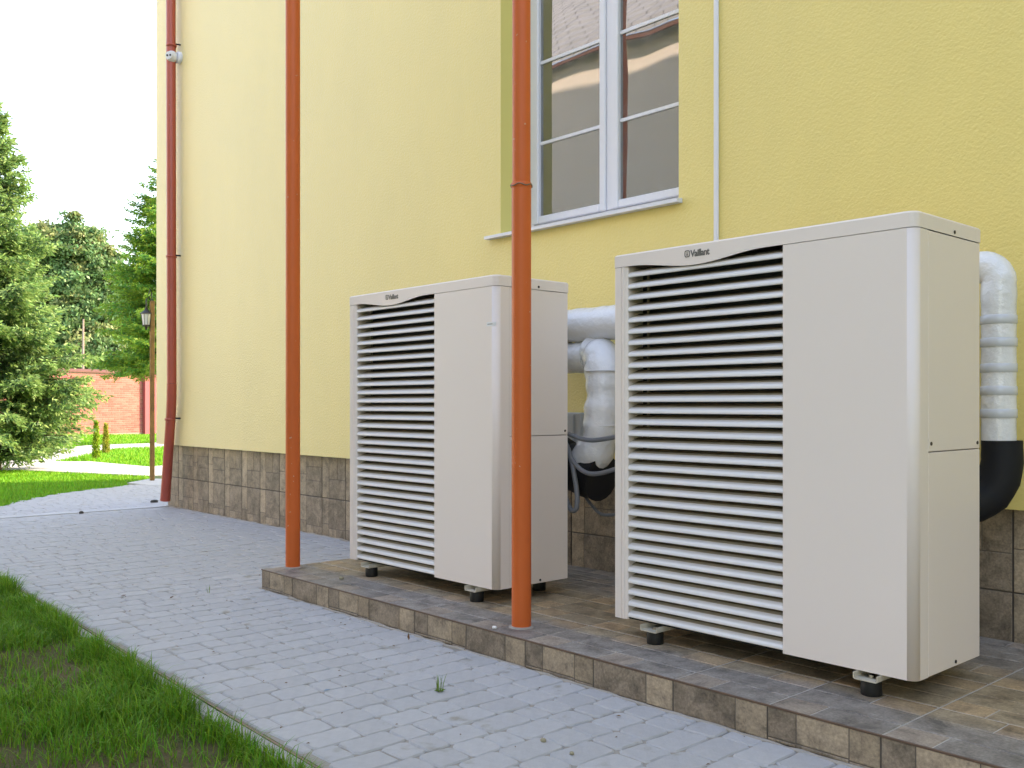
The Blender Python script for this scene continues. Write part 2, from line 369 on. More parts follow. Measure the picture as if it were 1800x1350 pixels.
def np_mesh(name, V, nv, nq, m, parent=None, mats=None, mi=None):
    """V (k*nv,3) : k strips; nq = list of faces (tuples) per strip"""
    k = len(V) // nv
    if parent is not None: V = V - np.array(world_loc(parent))
    me = bpy.data.meshes.new(name)
    me.vertices.add(len(V)); me.vertices.foreach_set('co', V.astype(np.float32).ravel())
    loops = []; starts = []; tot = []; c = 0
    base = np.concatenate([np.array(f) for f in nq]); lens = np.array([len(f) for f in nq])
    L = (base[None, :] + (np.arange(k) * nv)[:, None]).ravel()
    tot = np.tile(lens, k); starts = np.concatenate([[0], np.cumsum(tot)[:-1]])
    me.loops.add(len(L)); me.loops.foreach_set('vertex_index', L.astype(np.int32))
    me.polygons.add(len(tot)); me.polygons.foreach_set('loop_start', starts.astype(np.int32)); me.polygons.foreach_set('loop_total', tot.astype(np.int32))
    for q in (mats or [m]): me.materials.append(q)
    if mi is not None: me.polygons.foreach_set('material_index', np.repeat(mi, len(nq)).astype(np.int32))
    me.update(calc_edges=True); me.validate()
    o = bpy.data.objects.new(name, me); C.objects.link(o)
    if parent is not None: o.parent = parent
    return o

# ------------------------------------------------------------------ numbers of the place (metres)
YW, YP, YS = 3.78, 3.836, 2.484       # wall face, plinth tile face, platform riser face
ZP = 0.1055                           # platform top
XC = -9.512                           # building corner
XE = 6.5                              # wall goes on past the frame
ZB = 0.61                             # lower edge of the render
XPL = -4.80                           # platform end
HB = 11.5
HW2 = 5.0  # height of the added wing out of view

def edge_y(x):
    xs = [-16, -8.5, -6.12, -5.04, -4.12, -2.77, -2.29, -1, 1.5]; ys = [1.75, 1.62, 1.525, 1.492, 1.455, 1.40, 1.385, 1.36, 1.34]
    return float(np.interp(x, xs, ys))

# ------------------------------------------------------------------ ground, paths, lawns
mb = MB(); mb.add([(-400, -400, -.06), (400, -400, -.06), (400, 400, -.06), (-400, 400, -.06)], [(0, 1, 2, 3)])
tag(mb.build('ground', M_lawn, fixn=False), kind='structure')
# near lawn soil, uneven
nx, ny = 110, 46; V = []
for j in range(ny + 1):
    for i in range(nx + 1):
        x = -9.2 + 10.4 * i / nx; y1 = edge_y(x) - .062; y = -1.9 + (y1 + 1.9) * (j / ny)
        z = -.036 + .016 * mn.noise(Vector((x * 1.7, y * 1.7, 0))) + .008 * mn.noise(Vector((x * 9, y * 9, 3)))
        V.append((x, y, z))
mb = MB(); mb.add(V, [(j * (nx + 1) + i, j * (nx + 1) + i + 1, (j + 1) * (nx + 1) + i + 1, (j + 1) * (nx + 1) + i) for j in range(ny) for i in range(nx)], smooth=True)
tag(mb.build('lawn_soil', M_soil, fixn=False), kind='structure')
# edging kerb along the lawn: pieces about one metre long
kerb = empty('kerb', (-4, 1.4, 0), kind='structure')
x = -9.0
while x < 1.2:
    x1 = x + 1.0; a = x + .004; b = x1 - .004
    pts = [(a, edge_y(a) - .062), (b, edge_y(b) - .062), (b, edge_y(b) - .012), (a, edge_y(a) - .012)]
    mb = MB(); z = -.004
    V = [(p[0], p[1], -.06) for p in pts] + [(p[0], p[1], z - .006) for p in pts]
    ins = [(a + .004, pts[0][1] + .006), (b - .004, pts[1][1] + .006), (b - .004, pts[2][1] - .005), (a + .004, pts[3][1] - .005)]
    V += [(p[0], p[1], z) for p in ins]
    mb.add(V, [(0, 1, 5, 4), (1, 2, 6, 5), (2, 3, 7, 6), (3, 0, 4, 7), (4, 5, 9, 8), (5, 6, 10, 9), (6, 7, 11, 10), (7, 4, 8, 11), (8, 9, 10, 11)])
    mb.build('kerb_stone', M_kerb, kerb); x = x1
# joint line of rusty sand between kerb and paving
mb = MB(); xs = np.linspace(-9, 1.2, 120)
V = [(x, edge_y(x) - .012, -.003) for x in xs] + [(x, edge_y(x) - .003, -.003) for x in xs]; n = len(xs)
mb.add(V, [(i, i + 1, n + i + 1, n + i) for i in range(n - 1)])
mb.build('joint_strip', M_rust, kerb)

# paving bed with rows of tumbled pavers
def curve_far(px_list): return [G(*p) for p in px_list]
grass_edge = [G(-260, 985), G(-120, 930), G(0, 890), G(50, 878), G(100, 868), G(150, 861), G(200, 856), G(236, 852), G(262, 851)]
far_poly = grass_edge + [(-13.2, 7.5), (XC - .0, 7.5), (XC, 3.9)]
bedp = [(x, edge_y(x) + .003) for x in np.linspace(1.2, -9.3, 60)]
paving_poly = bedp + [(-9.3, YP + .04), (1.2, YP + .04)]
pav = sheet('paving', [(p[0], p[1]) for p in paving_poly], -.0055, M_bed, kind='structure')
bed2 = [(-9.3, 1.0)] + [(-11.0, .9)] + grass_edge + [(-13.4, 9), (XC + .3, 9), (-9.3, YP)]
outer = sheet('paving_beyond_band', bed2, -.0052, M_bed, kind='structure')

def paver_mesh(Lx, Ly, seed):
    """one tumbled stone: wavy outline, chamfered arris; x = course width, y = length along the course"""
    r = random.Random(seed); hx, hy = Lx / 2 - .0022, Ly / 2 - .0022; pts = []
    cn = .012
    side = [(-hx + cn, -hy), (0, -hy), (hx - cn, -hy), (hx, -hy + cn), (hx, 0), (hx, hy - cn), (hx - cn, hy), (0, hy), (-hx + cn, hy), (-hx, hy - cn), (-hx, 0), (-hx, -hy + cn)]
    for (x, y) in side:
        pts.append((x + r.uniform(-.0032, .0028), y + r.uniform(-.0034, .0028)))
    n = len(pts); tz = [r.uniform(-.0012, .0012) for _ in pts]; tx, ty = r.uniform(-.008, .008), r.uniform(-.008, .008)
    V = [(x, y, -.012) for x, y in pts] + [(x, y, -.0045) for x, y in pts]
    for k, (x, y) in enumerate(pts):
        f = 1 - .0042 / max(abs(x), abs(y), .02); V.append((x * f, y * f, tx * x + ty * y + tz[k] * .4))
    V.append((0, 0, .0001))
    F = [(i, (i + 1) % n, n + (i + 1) % n, n + i) for i in range(n)] + [(n + i, n + (i + 1) % n, 2 * n + (i + 1) % n, 2 * n + i) for i in range(n)]
    F += [(2 * n + i, 2 * n + (i + 1) % n, 3 * n) for i in range(n)]
    return V, F
CW = .119
LENS = (.092, .121, .15, .178)
VAR = {}
for L_ in LENS:
    VAR[L_] = []
    for k in range(7):
        V, F = paver_mesh(CW, L_, hash((int(L_ * 1000), k)) & 0xffff)
        me = bpy.data.meshes.new('paver'); me.from_pydata(V, [], F); me.materials.append(M_paver); me.update()
        
        VAR[L_].append((me, V, F))
stones = []
ci = 0; x = 1.05
while x > -9.25:
    y = edge_y(x) + .006 + random.uniform(0, .09); ytop = YS - .004 if x > XPL - .03 else YP - .008
    # first a cut piece to the kerb
    y0 = edge_y(x) + .006
    if y - y0 > .03: stones.append((x, y0, y - y0, True))
    while y < ytop - .03:
        L_ = random.choice(LENS); 
        if y + L_ > ytop: stones.append((x, y, ytop - y, True)); break
        stones.append((x, y, L_, False)); y += L_
    x -= CW; ci += 1
def pxsize(x, y): 
    d = x * FW[0] + y * FW[1]; s = (x * RT[0] + y * RT[1]) / max(d, .01)
    vis = d > .6 and abs(s) < .55 and CAMZ / d < .385
    return (1 if vis else 0, 1 / max(d, .1))
stones.sort(key=lambda q: pxsize(q[0], q[1] + q[2] / 2), reverse=True)
rest = MB()
for i, (x, y, L_, cut) in enumerate(stones):
    key = min(LENS, key=lambda l: abs(l - L_)); me, V, F = random.choice(VAR[key]); sy = L_ / key; fl = random.choice((1, -1)); dz = random.uniform(-.0012, .0012)
    yc = y + L_ / 2
    if i < 296:
        inst(me, 'paver', pav, (x, yc, dz), rot=(0, 0, 0 if fl > 0 else math.pi), scale=(1, sy, 1))
    else:
        rest.add([(x + fl * v[0], yc + fl * v[1] * sy, v[2] + dz) for v in V], F)
o = rest.build('paver_field', M_paver, pav, fixn=False); o['kind'] = 'stuff'
# outer field beyond the pale band
rest = MB()
def inpoly(p, poly):
    c = False; j = len(poly) - 1
    for i in range(len(poly)):
        if ((poly[i][1] > p[1]) != (poly[j][1] > p[1])) and (p[0] < (poly[j][0] - poly[i][0]) * (p[1] - poly[i][1]) / (poly[j][1] - poly[i][1]) + poly[i][0]): c = not c
        j = i
    return c
x = -9.52
while x > -13.3:
    y = 1.0 + random.uniform(0, .1)
    while y < 9:
        L_ = random.choice(LENS); yc = y + L_ / 2
        if inpoly((x, yc), bed2):
            me, V, F = random.choice(VAR[L_]); dz = random.uniform(-.0012, .0012)
            rest.add([(x + v[0], yc + v[1], v[2] + dz) for v in V], F)
        y += L_
    x -= CW
o = rest.build('paver_field', M_paver, outer, fixn=False); o['kind'] = 'stuff'
band = empty('concrete_band', (-9.38, 2.6, 0), kind='structure')
y = 1.25
while y < 4.2:
    MB().bbox(-9.455, -9.315, y + .004, y + .996, -.06, .001, .004).build('band_stone', M_slab, band); y += 1
# cement fillet at the foot of plinth and step
def fillet(name, pts, r):
    mb = MB(); P = []
    for i in range(len(pts) - 1):
        a, b = Vector(pts[i]), Vector(pts[i + 1]); n = max(2, int((b - a).length / .05))
        for k in range(n): P.append(a.lerp(b, k / n) + Vector((random.uniform(-.004, .004), random.uniform(-.006, .004), 0)))
    P.append(Vector(pts[-1])); mb.tube(P, [r * random.uniform(.6, 1.3) for _ in P], 6); return mb
# paths far behind
sheet('path', [G(-400, 822, -.0), G(36, 826), G(262, 836), (-12.5, 7.6), (-17.5, 11), G(262, 820), G(160, 811), G(92, 811), G(160, 797), G(205, 788), G(262, 786), (-24, 14), (-31, 16), G(262, 779), G(195, 781), G(150, 783), G(110, 788), G(60, 796), G(0, 801), G(-400, 801)], .0, M_path, thick=.055, kind='structure')
sheet('concrete_slab', [G(224, 849), G(262, 853), (-11.0, 5.6), (-12.0, 6.2), G(262, 842)], .004, M_slab, thick=.06, kind='structure')

# ------------------------------------------------------------------ grass
def blades(name, pts, hts, wid, m, lean=.5, parent=None):
    k = len(pts); a = rng.uniform(0, 2 * math.pi, k); d = np.stack([np.cos(a), np.sin(a)], 1); pr = np.stack([-d[:, 1], d[:, 0]], 1)
    ln = rng.uniform(.08, lean, k) ** 1.3 * hts * 1.2; w_ = wid * rng.uniform(.6, 1.3, k)
    V = np.zeros((k, 7, 3))
    for j, (f, wf) in enumerate(((0, .7), (.4, 1), (.75, .7))):
        off = d * (ln * f * f)[:, None]
        V[:, 2 * j, :2] = pts[:, :2] + off - pr * (w_ * wf / 2)[:, None]; V[:, 2 * j + 1, :2] = pts[:, :2] + off + pr * (w_ * wf / 2)[:, None]
        V[:, 2 * j, 2] = V[:, 2 * j + 1, 2] = pts[:, 2] + hts * (f - .12 * f * f)
    V[:, 6, :2] = pts[:, :2] + d * (ln * 1.05)[:, None]; V[:, 6, 2] = pts[:, 2] + hts * rng.uniform(.86, 1, k) - ln * .15
    return np_mesh(name, V.reshape(-1, 3), 7, [(0, 1, 3, 2), (2, 3, 5, 4), (4, 5, 6)], m, parent)
def near_grass():
    P = []; H_ = []
    N_ = 300000
    X = rng.uniform(-9.0, 1.0, N_); U = rng.uniform(0, 1, N_)
    for i in range(N_):
        x = X[i]; ye = edge_y(x) - .055; y = ye - 2.3 * U[i] ** 1.25
        vis = y > .3 - .02 * x and x < -1.5
        if not vis and random.random() > .3: continue
        if x < -6.8 and random.random() > .5: continue
        n = mn.noise(Vector((x * 1.3, y * 2.2, 5))) + .45 * mn.noise(Vector((x * 6, y * 8, 9)))
        edge = max(0, 1 - (ye - y) / .13)
        n2 = mn.noise(Vector((x * 3.1, 0, 2)))
        dens = .50 + .85 * n + (.7 * edge if n2 > -.02 else -.1 * edge) + (.4 if x < -4.4 else 0); dens = max(dens, .13)
        if random.random() > dens: continue
        P.append((x, y, -.045)); H_.append((.055 + .05 * max(-.3, n) + .06 * edge * max(0, n2 + .3) + random.uniform(-.015, .02)) * (1.25 if random.random() < .06 else 1) * (1.15 if x < -4.4 else 1))
    return blades('grass', np.array(P), np.array(H_) + .012, .0034, M_grass, .95)
tag(near_grass(), 'lush green grass blades with brown bare patches in the near corner lawn', 'grass', kind='stuff')
def field_grass(poly, n, h, wid):
    xs = [p[0] for p in poly]; ys = [p[1] for p in poly]; P = []
    while len(P) < n:
        p = (random.uniform(min(xs), max(xs)), random.uniform(min(ys), max(ys)))
        if inpoly(p, poly): P.append((p[0], p[1], -.06))
    P = np.array(P); return P, h * rng.uniform(.6, 1.25, n), wid
poly1 = [G(-260, 985), G(-120, 932), G(0, 891), G(50, 879), G(100, 869), G(150, 862), G(200, 857), G(226, 853), G(222, 848), G(262, 843), G(262, 837), G(36, 827), G(-300, 828)]
a, b, c = field_grass(poly1, 60000, .085, .010)
tag(blades('grass', a, b, c, M_grassfar, .5), 'smooth green lawn strip between the far path and paving', 'grass', kind='stuff')
poly2 = [G(92, 811), G(160, 811), G(262, 820), (-17, 10.5), (-24, 14), G(262, 786), G(205, 788), G(160, 797)]
a, b, c = field_grass(poly2, 26000, .10, .016)
tag(blades('grass', a, b, c, M_grassfar, .5), 'sunlit grass wedge between the two far paths', 'grass', kind='stuff')
poly3 = [G(60, 796), G(110, 788), G(150, 783), G(262, 779), (-31, 16), (-34, 14.5), G(262, 764), G(100, 764), G(20, 770)]
a, b, c = field_grass(poly3, 26000, .10, .022)
tag(blades('grass', a, b, c, M_grassfar, .5), 'grass strip at the foot of the brick wall', 'grass', kind='stuff')

# ------------------------------------------------------------------ house
house = empty('house', (XC, YW, 0), 'yellow rendered house with brown stone tile plinth and white window', 'house')
WX0, WX1, WZ0, WZ1 = -4.304, -2.974, 2.012, 4.05
mb = MB()
def wall_grid():
    # facade with window opening (faces butt, no overlaps), 12 cm render skin + reveals 20 cm
    for (a, b, c, d) in ((XC, WX0, ZB, HB), (WX1, XE, ZB, HB), (WX0, WX1, ZB, WZ0), (WX0, WX1, WZ1, HB)):
        mb.add([(a, YW, c), (b, YW, c), (b, YW, d), (a, YW, d)], [(0, 1, 2, 3)])
    # gable side, back, underside
    mb.add([(XC, YW, ZB), (XC, 14, ZB), (XC, 14, HB), (XC, YW, HB)], [(0, 3, 2, 1)])
    mb.add([(XC, 14, ZB), (XE + 7.1, 14, ZB), (XE + 7.1, 14, HB), (XC, 14, HB)], [(0, 3, 2, 1)])
    mb.add([(XE + 7.1, -5.5, -.05), (XE + 7.1, 14, -.05), (XE + 7.1, 14, HW2), (XE + 7.1, -5.5, HW2)], [(0, 1, 2, 3)])  # far side of the added wing
    mb.add([(XC, YW, ZB), (XE, YW, ZB), (XE, 14, ZB), (XC, 14, ZB)], [(0, 3, 2, 1)])
wall_grid(); mb.build('wall', M_stucco, house, fixn=False)
mb = MB(); yr = YW + .27
mb.add([(WX0, YW, WZ0), (WX0, yr, WZ0), (WX0, yr, WZ1), (WX0, YW, WZ1)], [(0, 1, 2, 3)])
mb.add([(WX1, YW, WZ0), (WX1, yr, WZ0), (WX1, yr, WZ1), (WX1, YW, WZ1)], [(3, 2, 1, 0)])
mb.add([(WX0, YW, WZ1), (WX0, yr, WZ1), (WX1, yr, WZ1), (WX1, YW, WZ1)], [(0, 1, 2, 3)])
mb.add([(WX0, YW, WZ0), (WX0, yr, WZ0), (WX1, yr, WZ0), (WX1, YW, WZ0)], [(3, 2, 1, 0)])
mb.build('window_reveal', M_reveal, house, fixn=False)
mb = MB(); mb.add([(XE, -5.5, -.05), (XE, YW - .001, -.05), (XE, YW - .001, HW2), (XE, -5.5, HW2)], [(0, 3, 2, 1)])
mb.add([(XE, -5.5, -.05), (XE + 7.1, -5.5, -.05), (XE + 7.1, -5.5, HW2), (XE, -5.5, HW2)], [(0, 1, 2, 3)]); mb.build('added_bounce_wall', M_stucco, house, fixn=False)  # unseen wing, added to bounce warm light from the right
roof = MB().box(XC - .5, XE + 7.5, YW - .3, 14.5, HB, HB + .2).box(XE - .3, XE + 7.5, -5.9, YW - .301, HW2, HW2 + .2).build('roof', M_roofmain, house)  # second box covers the added wing
# plinth with tiles
PX0 = -9.366
pl = MB(); pl.box(PX0, XE, YP + .012, 13.9, -.05, ZB - .003); plinth = pl.build('plinth', M_dgrout, house)
def tile_mesh(name, wd, ht, blocks, mats, th=.010, groove=.0016):
    """tile lying in the xz plane facing -y, origin lower left; blocks=(x0,x1,z0,z1,mi) as fractions"""
    mb = MB(); mb.box(0, wd, .002, th, 0, ht, 2)
    for (a, b, c, d, mi) in blocks:
        x0, x1, z0, z1 = a * wd + groove, b * wd - groove, c * ht + groove, d * ht - groove
        e = .0025
        V = [(x0, .002, z0), (x1, .002, z0), (x1, .002, z1), (x0, .002, z1), (x0 + e, 0, z0 + e), (x1 - e, 0, z0 + e), (x1 - e, 0, z1 - e), (x0 + e, 0, z1 - e)]
        mb.add(V, [(0, 1, 5, 4), (1, 2, 6, 5), (2, 3, 7, 6), (3, 0, 4, 7), (4, 5, 6, 7)], mi)
    o = mb.build(name, mats, fixn=False); me = o.data; bpy.data.objects.remove(o); return me
TM = [T_dark, T_buff, M_dgrout, T_brown]
TW = .3335
PLA = tile_mesh('plinth_tile', TW - .004, .316, [(0, .30, 0, 1, 1), (.30, 1, .0, .46, 0), (.30, .66, .46, 1, 3), (.66, 1, .46, 1, 0)], TM)
PLB = tile_mesh('plinth_tile', TW - .004, .316, [(0, .28, 0, .52, 1), (0, .28, .52, 1, 1), (.28, 1, 0, .38, 0), (.28, 1, .38, .72, 0), (.28, 1, .72, 1, 3)], TM)
PLC = tile_mesh('plinth_tile', TW - .004, .288, [(0, .31, .25, 1, 1), (.31, 1, .4, 1, 0), (.31, .7, 0, .4, 0), (.7, 1, 0, .4, 3), (0, .31, 0, .25, 0)], TM)
PLD = tile_mesh('plinth_tile', TW - .004, .288, [(0, .29, .33, 1, 1), (.29, 1, .22, 1, 0), (.29, .62, 0, .22, 1), (.62, 1, 0, .22, 0), (0, .29, 0, .33, 3)], TM)
n = 0; x = -9.106 - TW
while x < .6:
    if x > PX0 - .01:
        inst(random.choice((PLA, PLB)), 'tile', plinth, (x + .002, YP, .292)); inst(random.choice((PLC, PLD)), 'tile', plinth, (x + .002, YP, .001))
    else:
        for (me, z) in ((PLA, .292), (PLC, .001)): inst(me, 'tile', plinth, (PX0 + .001, YP, z), scale=((x + TW - PX0 - .003) / (TW - .004), 1, 1))
    x += TW
# side of the plinth (towards the garden)
y = YP + .02
while y < 8:
    for (me, z) in ((PLB, .292), (PLD, .001)): inst(me, 'tile', plinth, (PX0 - .0105, y + TW - .002, z), rot=(0, 0, -math.pi / 2))
    y += TW
fillet('x', [(PX0 - .01, YP - .004, -.004), (XPL, YP - .004, -.004)], .010).build('cement_fillet', M_caulk, house)

# window (recessed), three rows of panes per sash and more above the frame edge
win = MB(); YF = 3.98
fx0, fx1, fz0, fz1 = WX0 + .001, WX1 - .001, WZ0 + .012, WZ1 - .001
gx = [(-4.18, -3.684), (-3.544, -3.095)]
winE = bpy.data.objects.new('window', None); C.objects.link(winE); winE.parent = house; winE.location = Vector((-3.64, YF, 2.0)) - Vector(house.location)
f = MB()
f.bbox(fx0, gx[0][0] - .045, YF, YF + .06, fz0, fz1, .005); f.bbox(gx[0][1] + .045, gx[1][0] - .045, YF + .001, YF + .06, fz0 + .06, fz1, .005); f.bbox(gx[1][1] + .045, fx1, YF, YF + .06, fz0, fz1, .005)
f.bbox(gx[0][0] - .045, gx[1][1] + .045, YF + .0015, YF + .06, fz0, fz0 + .058, .005); f.bbox(gx[0][0] - .045, gx[1][1] + .045, YF + .0015, YF + .06, fz1 - .06, fz1, .005)
f.build('frame', M_white, winE)
gz0, gz1 = 2.128, 3.90
for (a, b) in gx:
    s_ = MB(); e = .045
    s_.bbox(a - e, a, YF - .012, YF + .05, gz0 - e, gz1 + e, .006); s_.bbox(b, b + e, YF - .012, YF + .05, gz0 - e, gz1 + e, .006)
    s_.bbox(a + .0005, b - .0005, YF - .0115, YF + .05, gz0 - e, gz0, .006); s_.bbox(a + .0005, b - .0005, YF - .0115, YF + .05, gz1, gz1 + e, .006)
    s_.build('sash', M_white, winE)
    MB().box(a, b, YF + .014, YF + .018, gz0, gz1).build('pane', M_glass, winE)
    for z in (2.566, 3.05, 3.53):
        MB().bbox(a + .001, b - .001, YF + .006, YF + .0135, z - .010, z + .010, .002).build('glazing_bar', M_white, winE)
    g = MB(); g.box(a + .004, a + .012, YF + .022, YF + .034, gz0, gz1); g.box(b - .012, b - .004, YF + .022, YF + .034, gz0, gz1); g.box(a + .012, b - .012, YF + .022, YF + .034, gz0, gz0 + .008); g.build('spacer', M_grey, winE)
sl = MB(); sl.add([(-4.405, YW - .045, 1.992), (-2.95, YW - .045, 1.992), (-2.95, YW - .045, 2.010), (-4.405, YW - .045, 2.010), (-4.405, YW - .002, 1.992), (-2.95, YW - .002, 1.992), (-2.95, YW - .002, 2.016), (-4.405, YW - .002, 2.016)],
       [(0, 1, 2, 3), (0, 4, 5, 1), (3, 2, 6, 7), (0, 3, 7, 4), (1, 5, 6, 2), (4, 7, 6, 5)])
sl.add([(WX0 + .002, YW - .002, 2.0141), (WX1 - .002, YW - .002, 2.0141), (WX1 - .002, YF - .001, 2.034), (WX0 + .002, YF - .001, 2.034)], [(0, 1, 2, 3)])
sl.build('sill', M_white, winE, fixn=False)
# dim room behind the panes
rm = MB(); rm.add([(-5.4, yr + .0, 1.2), (-2, yr, 1.2), (-2, yr + 3, 1.2), (-5.4, yr + 3, 1.2), (-5.4, yr, 4.3), (-2, yr, 4.3), (-2, yr + 3, 4.3), (-5.4, yr + 3, 4.3)], [(0, 1, 2, 3), (4, 7, 6, 5), (3, 2, 6, 7), (0, 3, 7, 4), (1, 5, 6, 2)])
rm.build('room', M_room, house, fixn=False)

# ------------------------------------------------------------------ opposite house (seen in the panes, shades the yard)
opp = empty('opposite_house', (-8, -4, 0), 'beige house with corrugated roof mirrored in the window panes', 'house')
MB().box(-24, 1.5, -12, -4, -.05, 7.0).build('wall', M_opp, opp)
rf = MB(); nl = 16; V = []; xs = np.arange(-24.6, 2.3, .33)
for k in range(nl):
    y0, z0_ = -3.75 - .30 * k, 6.98 + .26 * k
    for i, x in enumerate(xs[:-1]):
        d = .018 * mn.noise(Vector((x * 2, k, 0))); V = [(x + .01, y0, z0_ + d), (xs[i + 1] - .01, y0, z0_ + d), (xs[i + 1] - .01, y0 - .42, z0_ + .30 + d), (x + .01, y0 - .42, z0_ + .30 + d)]
        V += [(a, b, c - .06) for a, b, c in V]; rf.add(V, [(0, 1, 2, 3), (4, 7, 6, 5), (0, 4, 5, 1), (1, 5, 6, 2), (3, 2, 6, 7), (0, 3, 7, 4)])
rf.build('roof', M_roofm, opp, fixn=False)
MB().box(-24.6, 2.0, -3.80, -3.77, 6.86, 6.92).build('fascia_board', M_coping, opp)

# ------------------------------------------------------------------ tiled platform
plat = empty('platform', (XPL, YS, 0), 'low brown stone tile platform carrying both cream heat pumps', 'platform')
MB().box(XPL + .012, 1.2, YS + .012, YP - .003, -.05, ZP - .011).build('core', M_grout, plat)
fx = MB(); fx.box(XPL + .001, 1.2, YS + .0025, YS + .012, -.04, ZP - .004)
TP = .355
FM = [P_dark, P_buff, M_grout, T_brown]
def floor_tile(name, wx, wy, blocks):
    me = tile_mesh(name, wx, wy, blocks, FM)
    for v in me.vertices: x, y, z = v.co; v.co = (x, z, -y)
    me.update(); return me
FA = floor_tile('floor_tile', TP - .005, TP - .005, [(0, .38, 0, .33, 1), (.38, 1, 0, .33, 0), (0, 1, .33, .68, 0), (0, .55, .68, 1, 0), (.55, 1, .68, 1, 1)])
FB = floor_tile('floor_tile', TP - .005, TP - .005, [(0, .36, 0, .3, 1), (.36, 1, 0, .3, 0), (0, .7, .3, .62, 0), (.7, 1, .3, .62, 1), (0, 1, .62, 1, 0)])
RA = tile_mesh('riser_tile', TP - .004, ZP - .004, [(0, .68, 0, 1, 0), (.68, 1, 0, 1, 1)], TM)
RB = tile_mesh('riser_tile', TP - .004, ZP - .004, [(0, .27, .12, 1, 0), (.27, .74, .14, 1, 1), (.74, 1, .1, 1, 3), (0, .27, 0, .12, 3), (.27, .74, 0, .14, 0), (.74, 1, 0, .1, 0)], TM)
k = 0; x = -1.27 + 4 * 0
xs_ = []
x = -1.27
while x > XPL - TP: xs_.append(x); x -= TP
x = -1.27 + TP
while x < .9: xs_.append(x); x += TP
seq = {0: 'B', -1: 'A', -2: 'A', -3: 'B'}
for x in sorted(xs_):
    k = round((x + 1.27) / TP)
    a = max(x, XPL + .002); sx = (x + TP - a - .003) / (TP - .005)
    if sx < .05: continue
    me = {0: RB, 1: RA, 2: RB, 3: RA}[(k + 8) % 4] if k not in (-1, -2, -3) else {-1: RB, -2: RA, -3: RA}[k]
    inst(me, 'riser_tile', plat, (a + .002, YS, 0.0), scale=(sx, 1, 1))
    y = YS + .006; j = 0
    while y < YP - .02:
        sy = min(1, (YP - .004 - y) / (TP - .005))
        inst((FA, FB)[(j + k) % 2] if j else FA, 'floor_tile', plat, (a + .002, y + .002, ZP), scale=(sx, sy, 1)); y += TP; j += 1
# left end risers
y = YS
while y < YP - .02:
    sy = min(1, (YP - y - .003) / (TP - .004)); inst(RA, 'riser_tile', plat, (XPL - .0, y + (TP - .002) * sy, 0.0), rot=(0, 0, -math.pi / 2), scale=(sy, 1, 1)); y += TP
tr = MB(); tr.bbox(XPL - .001, 1.2, YS - .0015, YS + .005, ZP - .004, ZP + .0015, .001); tr.build('edge_trim', M_bronze, plat)
fl = fillet('x', [(XPL - .01, YS - .004, -.004), (1.2, YS - .004, -.004)], .009).build('cement_fillet', M_caulk, plat)

